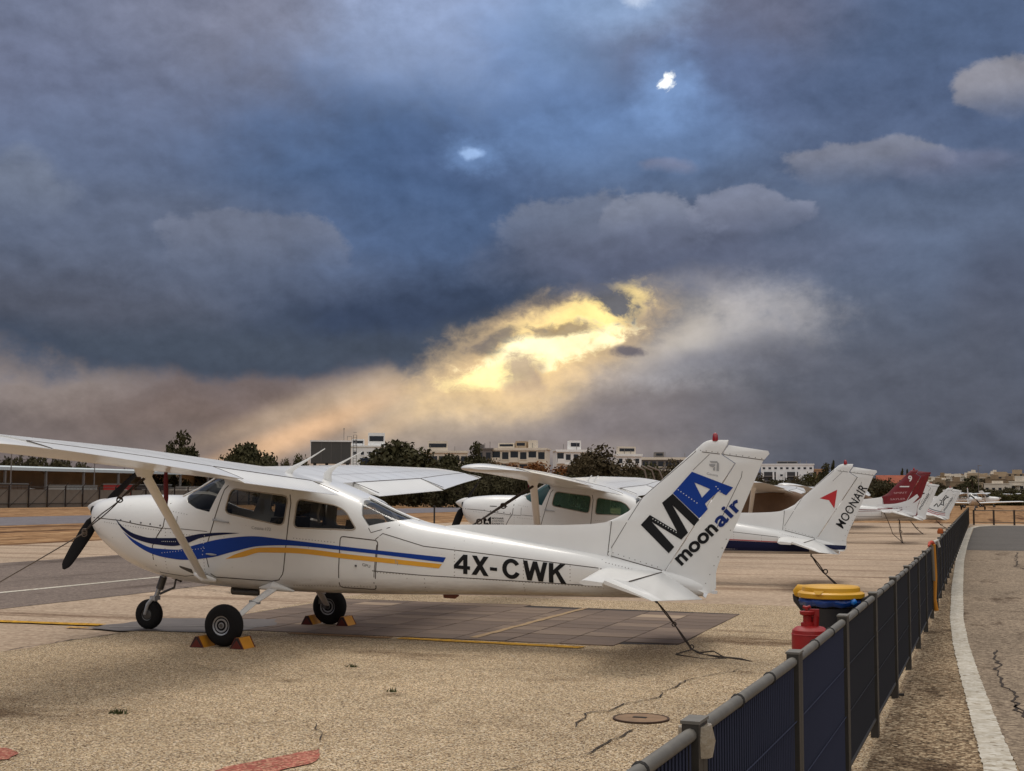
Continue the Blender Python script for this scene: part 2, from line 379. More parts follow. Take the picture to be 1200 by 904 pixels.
def ring(x, n=56, off=0.):
    zb, zt, zc, w, nu, nl = fsec(x, off); r = []
    for j in range(n):
        a = 2*math.pi*j/n; c, s = math.cos(a), math.sin(a); e = nu if s >= 0 else nl
        y = math.copysign(abs(c)**(2/e), c)*w; z = zc+math.copysign(abs(s)**(2/e), s)*((zt-zc) if s >= 0 else (zc-zb))
        r.append((x, y, z))
    return r
def frange(a, b, n): return [a+(b-a)*i/(n-1) for i in range(n)]
def rounded(poly, r=.05, n=4):
    out = []; k = len(poly)
    for i in range(k):
        p0, p, p1 = Vector(poly[i-1]), Vector(poly[i]), Vector(poly[(i+1) % k])
        a = (p0-p); b = (p1-p); ra = min(r, a.length*.45, b.length*.45); A = p+a.normalized()*ra; B = p+b.normalized()*ra
        for t in frange(0, 1, n): out.append(tuple(A*(1-t)**2+p*2*t*(1-t)+B*t*t))
    return out
W_DOOR = rounded([(2.245, 1.392), (2.312, 1.668), (3.035, 1.582), (2.992, 1.252)], .07)
W_REAR = rounded([(3.112, 1.235), (3.146, 1.556), (3.60, 1.482), (3.72, 1.42), (3.85, 1.232), (3.80, 1.216)], .06)
W_FRONT = [(1.60, 1.63), (1.72, 1.505), (1.86, 1.438), (2.047, 1.398), (2.205, 1.73), (2.15, 1.80), (2.10, 2.1), (1.4, 2.1), (1.42, 1.72)]
W_BACK = [(3.86, 1.50), (3.90, 1.37), (3.985, 1.262), (4.10, 1.29), (4.365, 1.338), (4.5, 1.7), (3.80, 1.75), (3.80, 1.56)]
def boolean(o, cutter, op='DIFFERENCE'):
    md = o.modifiers.new('b', 'BOOLEAN'); md.operation = op; md.object = cutter; md.solver = 'EXACT'
    dg = bpy.context.evaluated_depsgraph_get(); me = bpy.data.meshes.new_from_object(o.evaluated_get(dg))
    o.modifiers.clear(); o.data = me
    bpy.data.objects.remove(cutter)
xs_f = sorted(set([.275, .283, .30, .33, .37, .43, .5]+frange(.6, 7.45, 78)+[7.57]))
def tmp(mb): return mb.build('tmp', [], None)
solid = MB().loft([ring(x) for x in xs_f]); BODY = tmp(solid); BODY.name = 'body_src'
bvh_src = BVHTree.FromPolygons([Vector(v) for v in solid.v], solid.f)
def inbody(x, z):                       # y of the port skin
    h = bvh_src.ray_cast(Vector((x, -3, z)), Vector((0, 1, 0)))
    return h[0].y if h[0] else None
bpy.context.view_layer.update()
boolean(BODY, tmp(MB().loft([ring(x, 40, .03) for x in frange(1.35, 4.6, 30)])))
for poly in (W_DOOR, W_REAR, W_FRONT, W_BACK):
    bpy.context.view_layer.update(); boolean(BODY, tmp(MB().prism(poly, -.9, .9)))
BODY.data.materials.clear(); BODY.data.materials.append(WHITE())
bm = bmesh.new(); bm.from_mesh(BODY.data); bmesh.ops.remove_doubles(bm, verts=bm.verts, dist=1e-4); bmesh.ops.dissolve_degenerate(bm, dist=1e-4, edges=bm.edges); bm.to_mesh(BODY.data); bm.free()
BODY.data.polygons.foreach_set('use_smooth', [True]*len(BODY.data.polygons)); BODY.data.set_sharp_from_angle(angle=R_(38))
BODY_ME = BODY.data; bpy.data.objects.remove(BODY)

def inside(p, poly):
    x, y = p; c = False; j = len(poly)-1
    for i in range(len(poly)):
        if (poly[i][1] > y) != (poly[j][1] > y) and x < (poly[j][0]-poly[i][0])*(y-poly[i][1])/(poly[j][1]-poly[i][1])+poly[i][0]: c = not c
        j = i
    return c
def grow(poly, d):
    cx = sum(p[0] for p in poly)/len(poly); cz = sum(p[1] for p in poly)/len(poly)
    r = []
    for p in poly:
        v = Vector((p[0]-cx, p[1]-cz)); v = v*(1+d/max(v.length, .01)); r.append((cx+v.x, cz+v.y))
    return r
def shell_part(poly, xa, xb, off=.012, n=72, sel=None, nx=60):
    """piece of the skin, set in by off, whose side view lies inside poly"""
    rows = [ring(x, n, off) for x in frange(xa, xb, nx)]; mb = MB(); mb.grid(rows, close_u=True)
    keep = [f for f in mb.f if all(True for i in f) and inside((sum(mb.v[i][0] for i in f)/4, sum(mb.v[i][2] for i in f)/4), poly) and (sel is None or sel(*[sum(mb.v[i][k] for i in f)/4 for k in range(3)]))]
    mb.f = keep; mb.mi = [0]*len(keep); return mb
GL = lambda: glass('window_glass', (.62, .61, .58), .0)

def drape(polys, target, off=.003, maxlen=.035, side=-1):
    """lay flat shapes given in side view (x, z) on the skin of target"""
    bm = bmesh.new()
    for poly in polys:
        vs = [bm.verts.new((p[0], 0, p[1])) for p in poly]
        try: bm.faces.new(vs)
        except ValueError: pass
    bmesh.ops.triangulate(bm, faces=bm.faces)
    drape_bm(bm, target, off, maxlen, side); return bm
def drape_bm(bm, target, off, maxlen, side=-1):
    for _ in range(5):
        es = [e for e in bm.edges if e.calc_length() > maxlen]
        if not es: break
        bmesh.ops.subdivide_edges(bm, edges=es, cuts=1); bmesh.ops.triangulate(bm, faces=bm.faces)
    bad = []
    for v in bm.verts:
        for dx, dz in ((0, 0), (.008, 0), (-.008, 0), (.016, .004), (-.016, -.004), (.03, 0), (-.03, 0)):
            h = target.ray_cast(Vector((v.co.x+dx, 3*side, v.co.z+dz)), Vector((0, -side, 0)))
            if h[0] and h[0].y*side > .002: break
        if h[0]: v.co.y = h[0].y+off*side
        else: bad.append(v)
    if bad: bmesh.ops.delete(bm, geom=bad, context='VERTS')
def bm_obj(bm, name, m, parent):
    me = bpy.data.meshes.new(name); bm.to_mesh(me); bm.free(); me.materials.append(m); return put(name, me, parent)
def ribbon(U, L, n=40, across=3):
    """band between two side-view curves"""
    def rs(P):
        P = np.array(P); s = np.r_[0, np.cumsum(np.hypot(*np.diff(P, axis=0).T))]; s /= s[-1]; t = np.linspace(0, 1, n)
        # smooth through the surveyed points
        return np.c_[pchip(s, P[:, 0], t), pchip(s, P[:, 1], t)]
    A, B = rs(U), rs(L); bm = bmesh.new(); rows = [[bm.verts.new((*(A[i]*(1-k/across)+B[i]*k/across),)[:1]+(0,)+(float(A[i][1]*(1-k/across)+B[i][1]*k/across),)) for k in range(across+1)] for i in range(n)]
    for i in range(n-1):
        for k in range(across):
            bm.faces.new((rows[i][k], rows[i][k+1], rows[i+1][k+1], rows[i+1][k]))
    bmesh.ops.remove_doubles(bm, verts=bm.verts, dist=1e-5)
    return bm
def line_strip(bm, pts, w):
    pts = [Vector((p[0], p[1])) for p in pts]; seg = []
    for a, b in zip(pts[:-1], pts[1:]):
        k = max(1, int((b-a).length/.08)); seg += [a+(b-a)*i/k for i in range(k)]
    seg.append(pts[-1]); prev = None
    for i, p in enumerate(seg):
        t = (seg[min(i+1, len(seg)-1)]-seg[max(i-1, 0)]); t.normalize(); nrm = Vector((-t.y, t.x))*w/2
        cur = (bm.verts.new((p.x+nrm.x, 0, p.y+nrm.y)), bm.verts.new((p.x-nrm.x, 0, p.y-nrm.y)))
        if prev: bm.faces.new((prev[0], prev[1], cur[1], cur[0]))
        prev = cur
def text_bm(txt, o, ux, uy, bold=.0, spacing=1.0, fit=True):
    """lettering in side view: origin o, full-width vector ux, cap/x-height vector uy"""
    cu = bpy.data.curves.new('t', 'FONT'); cu.body = txt; cu.size = 1; cu.offset = bold; cu.space_character = spacing; cu.resolution_u = 4
    ob = bpy.data.objects.new('t', cu); COL.objects.link(ob); dg = bpy.context.evaluated_depsgraph_get()
    me = bpy.data.meshes.new_from_object(ob.evaluated_get(dg)); bpy.data.objects.remove(ob)
    co = [v.co.copy() for v in me.vertices]; x0 = min(c.x for c in co); x1 = max(c.x for c in co); h = max(c.y for c in co)
    href = {True: h}.get(fit, fit) if fit is not True else h
    ux, uy, o = Vector(ux), Vector(uy), Vector(o)
    for v in me.vertices:
        q = o+ux*((v.co.x-x0)/(x1-x0))+uy*(v.co.y/href); v.co = (q.x, 0, q.y)
    bm = bmesh.new(); bm.from_mesh(me); bpy.data.meshes.remove(me); bmesh.ops.triangulate(bm, faces=bm.faces); return bm

# --- wing
AF = [(1.0, .0013), (.95, .0114), (.9, .0208), (.8, .0375), (.7, .0518), (.6, .0636), (.5, .0724), (.4, .078), (.3, .0788), (.25, .0767), (.2, .0726), (.15, .0661), (.1, .0563), (.05, .0413), (.025, .0299), (.0125, .0215), (0, 0)]
AL = [(.0125, -.0165), (.025, -.0227), (.05, -.0301), (.1, -.0375), (.15, -.041), (.2, -.0423), (.25, -.0422), (.3, -.0412), (.4, -.038), (.5, -.0334), (.6, -.0276), (.7, -.0214), (.8, -.015), (.9, -.0082), (1.0, -.0013)]
def up(t): return float(np.interp(t, [a for a, b in AF[::-1]], [b for a, b in AF[::-1]]))
def lo(t): return float(np.interp(t, [0]+[a for a, b in AL], [0]+[b for a, b in AL]))
def wsec(y):                            # |y| -> LE x, LE z, chord, nose-up angle, thickness scale
    a = abs(y)
    if a <= 2.65: t = (a-.5)/2.15; return 2.07, 1.872+.078*max(t, -.2), 1.63, R_(8.6-.8*max(t, 0)), 1.0
    t = (a-2.65)/2.75; return 2.07+.13*t, 1.95+.040*t, 1.63-.55*t, R_(7.8-5.0*t), 1-.02*t
def wp(y, t, h, defl=0., hinge=.78):
    x0, z0, c, an, th = wsec(y); h *= th
    px, pz = t*c, h*c
    if defl and t > hinge-.001:
        hx, hz = hinge*c, up(hinge)*c*.2; dx, dz = px-hx, pz-hz; ca, sa = math.cos(defl), math.sin(defl); px, pz = hx+dx*ca+dz*sa, hz-dx*sa+dz*ca
    return (x0+px*math.cos(an)+pz*math.sin(an), y, z0-px*math.sin(an)+pz*math.cos(an)-y*.0095)
HG = .775
FLAP, AIL = (.56, 2.62), (2.66, 5.02)
def wing_mesh(s):
    mb = MB(); ts = [(t, h) for t, h in AF if t <= HG]; us = [(t, h) for t, h in AL if t <= HG]
    prof = [(HG, up(HG))]+ts+us+[(HG, lo(HG))]
    ys = frange(.0, 2.65, 12)+frange(2.75, 5.02, 12)
    mb.loft([[wp(s*y, t, h) for t, h in prof] for y in ys])
    full = [(t, h) for t, h in AF]+AL
    tip = []
    for k in range(9):                  # moulded tip, turned down at the edge
        a = k/8; y = 5.02+.03+a*.42; q = math.sqrt(max(0, 1-(a*.98)**2.6))
        tip.append([wp(s*(5.03+.43*a), .5+(t-.5)*(.42+.58*q)+.06*(1-q), (h-.01)*(.15+.85*q)-.012*(1-q)) for t, h in full])
    mb.loft(tip)
    return mb
def ctrl_mesh(s, y0, y1, defl, corr=True):
    mb = MB(); n = int((y1-y0)/.0225); rows = []
    for i in range(n+1):
        y = y0+(y1-y0)*i/n; r = []
        rib = .0035*(1 if i % 4 in (1, 2) else -1) if corr else 0
        for t in (1.0, .93, .86, .80, HG+.006): r.append(wp(s*y, t, up(t)+(rib if .8 <= t < .99 else 0)/1.5, defl, HG))
        for t in (HG+.006, .80, .86, .93, 1.0): r.append(wp(s*y, t, lo(t)-(rib if .8 <= t < .99 else 0)/1.5, defl, HG))
        rows.append(r)
    mb.loft(rows); return mb
def wing_seams(s):
    mb = MB(); w = .006
    def strip(p, q, n=10, hw=.004):
        rows = []
        for i in range(n+1):
            y = p[0]+(q[0]-p[0])*i/n; t = p[1]+(q[1]-p[1])*i/n
            if abs(p[0]-q[0]) < 1e-6: a, b = wp(s*(y-hw), t, up(t)), wp(s*(y+hw), t, up(t))
            else: a, b = wp(s*y, t-hw/1.6, up(t)), wp(s*y, t+hw/1.6, up(t))
            rows.append([(a[0], a[1], a[2]+.0035), (b[0], b[1], b[2]+.0035)])
        mb.grid(rows)
    for y in [.62, 1.0, 1.4, 1.8, 2.2, 2.62, 3.05, 3.5, 3.95, 4.4, 4.98]: strip((y, .06), (y, HG-.01))
    strip((.6, .28), (5.0, .28), 30); strip((.6, .58), (5.0, .58), 30); strip((.6, .12), (5.0, .12), 30)
    return mb
# --- fin
HZ = [.55, .783, 1.94, 2.035, 2.129, 2.2]; HX = [7.57, 7.154, 7.919, 7.778, 7.843, 7.86]
def hingex(z):
    if z < .783: return 7.154+(.783-z)*2.35
    return float(np.interp(z, HZ[1:], HX[1:]))
def foil_half(t, m): return m*(2.6*math.sqrt(max(t, 0))*(1-t)**1.1*.9 if t < 1 else 0)+.001
def fin_mesh(k=1.0):
    zs = sorted(set(frange(.76, 2.10, 34)+[1.33, 1.436, 1.643, 1.94, 2.035, 2.072, 2.13, 2.156, 2.175, 2.184])); port, star = [], []
    rows = []
    for z in zs:
        xl = float(np.interp(z, [.76, .95, 1.33, 1.37, 1.436, 1.643, 2.072, 2.156, 2.175, 2.184], [6.5, 6.5, 6.56, 6.66, 6.78, 7.0, 7.486, 7.583, 7.62, 7.66])); xr = hingex(z)-.008
        th = .052*(1-.35*(z-.8)/1.4); 
        if z > 2.1: th *= math.sqrt(max(.02, 1-((z-2.1)/.085)**2))
        r = []
        for i in range(13): t = (i/12)**1.5; r.append((xl+(xr-xl)*t, -(th*min(1, math.sqrt(t*3.2+.0))*(1-.25*t)), z))
        for i in range(12, -1, -1): t = (i/12)**1.5; r.append((xl+(xr-xl)*t, (th*min(1, math.sqrt(t*3.2+.0))*(1-.25*t))+1e-4, z))
        rows.append(r)
    return MB().loft(rows)
def rudder_mesh():
    zs = sorted(set(frange(.60, 2.06, 30)+[.783, 1.94, 2.035, 2.067, 2.085, 2.105, 2.129])); rows = []
    for z in zs:
        xl = hingex(z)+.008; xr = float(np.interp(z, [.6, .65, .824, .974, 1.277, 1.975, 2.038, 2.067, 2.129], [7.66, 7.705, 7.705, 7.759, 7.903, 8.206, 8.27, 8.255, 7.86])); xr = max(xr, xl+.01)
        th = .04*(1-.3*(z-.8)/1.4)*(1 if z < 2.05 else max(.25, 1-(z-2.05)*8)); r = []
        for i in range(6): t = i/5; r.append((xl+(xr-xl)*t, -(th*(1-t*.9)), z))
        for i in range(5, -1, -1): t = i/5; r.append((xl+(xr-xl)*t, th*(1-t*.9), z))
        rows.append(r)
    return MB().loft(rows)
def dorsal_mesh():
    rows = []
    for x in frange(4.72, 6.60, 24):
        zt = float(np.interp(x, [4.72, 4.9, 6.06, 6.4, 6.52, 6.60], [1.262, 1.277, 1.284, 1.30, 1.318, 1.34])); zb = fsec(x)[1]-.07
        hb = .03+.015*(x-4.7)/1.9; r = []
        for i in range(7): t = i/6; r.append((x, -(hb*(1-t)**.8+.010*(1-t*.4))*(1 if t < 1 else .6), zb+(zt-zb)*t))
        for i in range(6, -1, -1): t = i/6; r.append((x, (hb*(1-t)**.8+.010*(1-t*.4))*(1 if t < 1 else .6), zb+(zt-zb)*t))
        rows.append(r)
    return MB().loft(rows)
def stab_mesh(s):
    rows = []
    for y in frange(.05, 1.72, 10):
        t = (y-.05)/1.67; xl = 6.50+.20*t; xr = 7.155-.05*t; zl = .832-.036*t; zr = .787-.02*t; c = xr-xl
        if y > 1.45: xr = min(xr, 6.93); 
        r = []
        for i in range(9): u = i/8; hh = .038*min(1, math.sqrt(u*4))*(1-.35*u)*(1-.3*t); x = xl+(xr-xl)*u; r.append((x, s*y, zl+(zr-zl)*(x-xl)/c+hh))
        for i in range(8, -1, -1): u = i/8; hh = .038*min(1, math.sqrt(u*4))*(1-.35*u)*(1-.3*t); x = xl+(xr-xl)*u; r.append((x, s*y, zl+(zr-zl)*(x-xl)/c-hh-1e-4))
        rows.append(r)
    return MB().loft(rows)
def elev_mesh(s):
    rows = []
    for y in [.10]+frange(.16, 1.44, 28)+[1.46, 1.48]+frange(1.5, 1.72, 5):
        t = y/1.72; horn = y > 1.45
        xl, zl = (6.945, .80) if horn else (7.165-.05*t, .785-.02*t); xr, zr = 7.59-.19*t, .535+.105*t
        th = .026*(1-.3*t); r = []
        for i in range(5): u = i/4; r.append((xl+(xr-xl)*u, s*y, zl+(zr-zl)*u+(.03*math.sin(math.pi*u)*.2)+th*(1-u*.92)))
        for i in range(4, -1, -1): u = i/4; r.append((xl+(xr-xl)*u, s*y, zl+(zr-zl)*u-th*(1-u*.92)))
        rows.append(r)
    return MB().loft(rows)
def tyre(mb, c, r, w, rr):
    p = []
    for i in range(17):
        a = math.pi*i/16; p.append((r-(1-math.sin(a)**.7)*(r-rr)*.95, -math.cos(a)*w/2))
    mb.lathe([(rr, -w*.36)]+p+[(rr, w*.36)], c, 'y', 36)
def SKINM():
    m = WHITE().copy(); m.name = 'fuselage_white'; nt = m.node_tree; N = nt.nodes; K = nt.links; b = N['Principled BSDF']
    src = b.inputs['Base Color'].links[0].from_socket; tc = N.new('ShaderNodeTexCoord'); sp = N.new('ShaderNodeSeparateXYZ'); K.new(tc.outputs['Object'], sp.inputs[0])
    mp = N.new('ShaderNodeMapping'); mp.inputs[3].default_value = (1.3, 4, 9); K.new(tc.outputs['Object'], mp.inputs[0])
    n = N.new('ShaderNodeTexNoise'); n.inputs['Scale'].default_value = 1.6; n.inputs['Detail'].default_value = 7; n.inputs['Roughness'].default_value = .7; K.new(mp.outputs[0], n.inputs['Vector'])
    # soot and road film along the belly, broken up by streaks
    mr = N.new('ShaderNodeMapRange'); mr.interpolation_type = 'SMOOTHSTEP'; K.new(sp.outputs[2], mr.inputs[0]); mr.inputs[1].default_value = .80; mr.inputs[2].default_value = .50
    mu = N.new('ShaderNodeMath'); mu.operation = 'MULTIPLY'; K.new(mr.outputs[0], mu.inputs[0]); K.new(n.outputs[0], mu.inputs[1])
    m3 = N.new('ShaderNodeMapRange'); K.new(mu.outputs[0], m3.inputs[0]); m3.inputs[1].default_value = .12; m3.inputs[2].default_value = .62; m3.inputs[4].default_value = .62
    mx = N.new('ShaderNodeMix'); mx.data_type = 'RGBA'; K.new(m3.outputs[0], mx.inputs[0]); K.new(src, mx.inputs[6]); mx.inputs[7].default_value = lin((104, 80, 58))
    # sparse chips and specks
    v = N.new('ShaderNodeTexVoronoi'); v.inputs['Scale'].default_value = 9; K.new(tc.outputs['Object'], v.inputs['Vector'])
    m4 = N.new('ShaderNodeMapRange'); K.new(v.outputs['Distance'], m4.inputs[0]); m4.inputs[1].default_value = .07; m4.inputs[2].default_value = .04; m4.inputs[4].default_value = .5
    m5 = N.new('ShaderNodeMix'); m5.data_type = 'RGBA'; K.new(m4.outputs[0], m5.inputs[0]); K.new(mx.outputs[2], m5.inputs[6]); m5.inputs[7].default_value = lin((120, 108, 92)); K.new(m5.outputs[2], b.inputs['Base Color'])
    # slight oil-canning of the thin skins
    n2 = N.new('ShaderNodeTexNoise'); n2.inputs['Scale'].default_value = 2.6; n2.inputs['Detail'].default_value = 2; K.new(tc.outputs['Object'], n2.inputs['Vector'])
    bp = N.new('ShaderNodeBump'); bp.inputs['Strength'].default_value = .35; bp.inputs['Distance'].default_value = .02; K.new(n2.outputs[0], bp.inputs['Height']); K.new(bp.outputs[0], b.inputs['Normal'])
    return m
def make_aircraft():
    """builds one of each shared part under a root that is later dressed and copied"""
    root = thing('parked_aircraft', '', 'aircraft')
    Wh = WHITE(); dark = mat('seam_dark', (70, 60, 52), .85); rub = mat('tyre_rubber', (.012, .011, .011), .9, spec=.2, bump=.2, bscale=60)
    grey = mat('gear_grey', (.42, .43, .44), .4, metal=.5); steel = mat('oily_steel', (.10, .095, .09), .45, metal=.6)
    fus = put('fuselage', BODY_ME, root); BODY_ME.materials.clear(); BODY_ME.materials.append(SKINM())
    # seams, doors, panels
    bm = bmesh.new(); D = [(2.265, 1.70), (2.222, 1.653), (2.03, 1.018), (2.027, .902), (2.075, .70), (2.13, .668), (2.847, .64), (2.931, .656), (2.985, .72), (3.002, .779), (3.072, 1.504), (3.05, 1.60)]
    BAG = rounded([(3.672, 1.148), (4.104, 1.104), (4.065, .571), (3.649, .588)], .04)
    for L, w in ((D, .008), (BAG+[BAG[0]], .008), ([(.33, 1.325), (.571, 1.31), (.816, 1.293), (1.106, 1.246), (1.445, 1.206)], .007), ([(1.479, 1.583), (1.458, 1.495), (1.443, 1.231), (1.368, 1.123), (1.303, 1.005), (1.302, .859), (1.335, .70)], .009),
                 ([(4.071, 1.116), (4.152, 1.182), (4.606, 1.05), (6.5, .843)], .006), ([(4.04, .778), (4.609, .737), (6.52, .655)], .006), ([(4.09, 1.06), (4.045, .56)], .006), ([(6.525, .93), (6.525, .56)], .009),
                 ([(3.66, .60), (3.64, .52)], .006), ([(3.99, 1.24), (4.02, 1.19), (4.40, 1.30)], .006), ([(1.62, 1.35), (1.62, 1.21), (2.03, 1.18)], .005), ([(1.45, 1.21), (1.62, 1.20)], .005), ([(2.03, .70), (1.7, .665), (1.33, .70)], .005)):
        line_strip(bm, L, w*1.35)
    drape_bm(bm, bvh_src, .002, .12); bm_obj(bm, 'seam_line', dark, fus)
    # rivet rows
    bm = bmesh.new()
    def rivets(a, b, p=.035, r=.0058):
        a, b = Vector(a), Vector(b); k = int((b-a).length/p)
        for i in range(k+1):
            q = a+(b-a)*i/max(k, 1); bmesh.ops.create_circle(bm, cap_ends=True, segments=5, radius=r, matrix=Matrix.Translation((q.x, 0, q.y)) @ Matrix.Rotation(R_(90), 4, 'X'))
    for a, b in (((1.48, 1.20), (1.48, .72)), ((1.55, 1.16), (1.98, 1.12)), ((1.99, 1.15), (2.0, .72)), ((3.1, .60), (4.0, .60)), ((4.95, 1.0), (4.95, .74)), ((5.7, .92), (5.7, .69)), ((6.2, .86), (6.2, .67)), ((4.1, .76), (6.5, .645)), ((.6, 1.27), (1.42, 1.18)), ((4.62, .70), (4.62, .56)), ((5.7, .66), (5.7, .55)), ((1.55, 1.40), (1.75, 1.37)), ((6.57, .9), (7.05, .79)), ((3.12, 1.12), (3.6, 1.08))): rivets(a, b)
    drape_bm(bm, bvh_src, .002, 1); stuff(bm_obj(bm, 'rivet', mat('rivet_grey', (128, 120, 112), .7), fus))  # rivet discs in one even warm grey
    # glazing
    g = GL()
    shell_part(grow(W_FRONT, .03), 1.45, 2.3).build('windscreen', g, root, 30)
    shell_part(grow(W_BACK, .03), 3.7, 4.6).build('rear_window', g, root, 30)
    for s in (-1, 1):
        sl = lambda x, y, z, s=s: y*s > .1
        shell_part(grow(W_DOOR, .02), 2.1, 3.15, sel=sl).build('door_window', g, root, 30)
        shell_part(grow(W_REAR, .02), 3.0, 3.95, sel=sl).build('cabin_window', g, root, 30)
    # window rims
    for nm, poly in (('window_frame', W_DOOR), ('window_frame', W_REAR)):
        for s in (-1, 1):
            pp = [(x, s*(abs(inbody(x, z) or .5)+.001), z) for x, z in poly]; MB().tube(pp+[pp[0]], .008, 6, False).build(nm, mat('rim_grey', (168, 158, 145), .6), root, 40)
    # front pillar trim and rear centre strip
    MB().tube([(x, 0, fsec(x)[1]+.002) for x in frange(3.79, 4.40, 8)], .016, 6, True, 1.8).build('rear_window_strip', Wh, root, 40)
    for s in (-1, 1):
        MB().tube([(2.09+.02, s*.40, 1.822), (1.86, s*.458, 1.66), (1.66, s*.455, 1.575)], .010, 6).build('windscreen_pillar', Wh, root, 40)
    # door handle
    h = MB(); h.box((2.13, -.548, 1.312), (.045, .014, .026)); h.tube([(2.13, -.553, 1.312), (2.20, -.556, 1.30), (2.31, -.55, 1.285)], .009, 6); h.build('door_handle', grey, root, 40)
    MB().tube([(2.03, -.542, .93), (2.10, -.552, .925), (2.16, -.542, .92)], [.008, .014, .006], 6).build('door_hinge', grey, root, 40)
    MB().box((3.86, -.505, .83), (.02, .012, .02)).build('door_latch', steel, root)
    bm = bmesh.new()
    for x, z in ((1.40, 1.24), (1.26, 1.255), (1.13, 1.268), (.98, 1.283), (.84, 1.296)):
        b1 = bmesh.new(); bmesh.ops.create_circle(b1, cap_ends=True, segments=8, radius=.011, matrix=Matrix.Translation((x, 0, z)) @ Matrix.Rotation(R_(90), 4, 'X')); drape_bm(b1, bvh_src, .003, 1); bm_obj(b1, 'cowl_fastener', steel, fus)
    bm.free()
    # small step / drain grille by the strut foot
    bm = drape([rounded([(1.66, .79), (1.83, .75), (1.84, .70), (1.80, .71), (1.67, .765)], .01)], bvh_src, .003); bm_obj(bm, 'cooling_louvre', steel, root)
    # cabin interior
    tr = mat('cabin_trim', (.05, .045, .045), .85); st = mat('seat_cloth', (.035, .034, .04), .9, var=.2, vscale=12); pale = mat('pale_trim', (.42, .39, .35), .8)
    MB().box((2.9, 0, .80), (2.5, .9, .05)).build('cabin_floor', tr, root)
    MB().b2((1.58, -.44, 1.0), (1.78, .44, 1.42)).build('instrument_panel', tr, root)
    for s in (-1, 1):
        sm = MB(); sm.loft([rounded3((2.75+.02*k, s*.25), .085-.01*abs(k-2), .19-.015*k, .98+.12*k) for k in range(4)])
        sm.box((2.58, s*.25, .98), (.45, .4, .12)); sm.box((2.83, s*.25, 1.42), (.075, .24, .14), Matrix.Rotation(R_(8), 3, 'Y')); sm.build('seat', st, root, 40)
    sm = MB(); sm.box((3.5, 0, .98), (.45, .86, .12)); sm.box((3.72, 0, 1.14), (.09, .86, .36), Matrix.Rotation(R_(10), 3, 'Y')); sm.build('rear_seat', st, root, 40)
    MB().box((2.86, .47, 1.42), (.26, .012, .20), Matrix.Rotation(R_(12), 3, 'Y')).build('sun_shade', pale, root)
    MB().box((2.62, .40, 1.33), (.20, .03, .06), Matrix.Rotation(R_(-12), 3, 'Y')).build('sun_visor', pale, root)
    MB().tube([(3.34, -.30, 1.53), (3.30, -.32, 1.38), (3.33, -.33, 1.28)], .016, 6, True, .3).build('seat_belt', pale, root)
    MB().tube([(3.60, .22, 1.50), (3.55, .22, 1.38), (3.52, .22, 1.28)], .012, 6, True, .3).build('seat_belt', pale, root)
    MB().box((3.02, .42, 1.42), (.02, .05, .36)).build('door_post', tr, root)
    # wings
    for s in (-1, 1):
        w = wing_mesh(s).build('wing', Wh, root, 32)
        wing_seams(s).build('seam_line', mat('seam_light', (150, 148, 150), .7), w)
        ctrl_mesh(s, FLAP[0], FLAP[1], R_(7)).build('flap', Wh, root, 25)
        ctrl_mesh(s, AIL[0], AIL[1], R_(1.5 if s < 0 else 5), False).build('aileron', Wh, root, 25)
        MB().tube([Vector(wp(s*y, HG+.004, up(HG)*.96, 0)) for y in frange(FLAP[0], FLAP[1], 12)], .007, 5).build('hinge_gap', MATS['seam_dark'], w)
        MB().tube([Vector(wp(s*y, HG+.004, up(HG)*.985, 0)) for y in frange(AIL[0], AIL[1], 12)], .004, 5).build('hinge_gap', MATS['seam_dark'], w)
        for ye in (FLAP[0]-.012, FLAP[1]+.02, AIL[1]+.01): MB().tube([Vector(wp(s*ye, t_, up(t_)*.98, R_(2), HG)) for t_ in frange(HG, .99, 5)], .004, 5).build('hinge_gap', MATS['seam_dark'], w)
        # strut
        a, b = Vector((1.99, s*.52, .655)), Vector((2.56, s*2.60, 1.80))
        MB().tube([a, a+(b-a)*.03, a+(b-a)*.97, b], [.058, .066, .078, .082], 12, True, .30, ref=(1, 0, -.3)).build('wing_strut', Wh, root, 40)
        MB().tube([b+Vector((0, 0, -.03)), b+Vector((0, 0, .06))], [.08, .125], 10, True, .6, ref=(1, 0, 0)).build('strut_cuff', Wh, root, 40)
        MB().tube([(1.86, s*.50, .70), (2.0, s*.535, .655), (2.14, s*.50, .63)], [.02, .05, .02], 10, True, .8).build('strut_foot', Wh, root, 40)
        # aerials on the roof
        # main gear
        a, b = Vector((2.86, s*.46, .565)), Vector((2.72, s*1.14, .25))
        MB().tube([a, a+(b-a)*.5+Vector((0, 0, .02)), b], [.062, .05, .04], 10, True, .38, ref=(1, 0, 0)).build('gear_leg', Wh, root, 40)
        MB().tube([(2.66, s*.44, .56), (2.86, s*.50, .585), (3.08, s*.42, .53)], [.01, .055, .01], 10, True, 1.0).build('gear_fairing', Wh, root, 40)
        MB().box((2.80, s*.80, .43), (.12, .05, .02), Matrix.Rotation(R_(10), 3, 'Y')).build('step_plate', grey, root)
        wl = MB(); tyre(wl, (2.70, s*1.27, .222), .222, .155, .10); w = wl.build('wheel', rub, root, 30)
        h = MB(); h.lathe([(0, -.062), (.03, -.062), (.035, -.05), (.05, -.048), (.055, -.058), (.07, -.06), (.078, -.05), (.09, -.058), (.102, -.062), (.102, .06), (0, .06)], (2.70, s*1.27, .222), 'y', 28); h.build('rim', mat('rim_alloy', (.34, .34, .35), .4, metal=.5), w, 30)
        MB().lathe([(0, -s*0-.066), (.018, -.066), (.028, -.058), (.034, -.05)], (2.70, s*1.27, .222), 'y', 14).build('hub_cap', steel, w, 30)
        MB().tube([(2.70, s*1.2, .222), (2.70, s*1.12, .235)], .028, 8).build('axle', steel, root, 40)
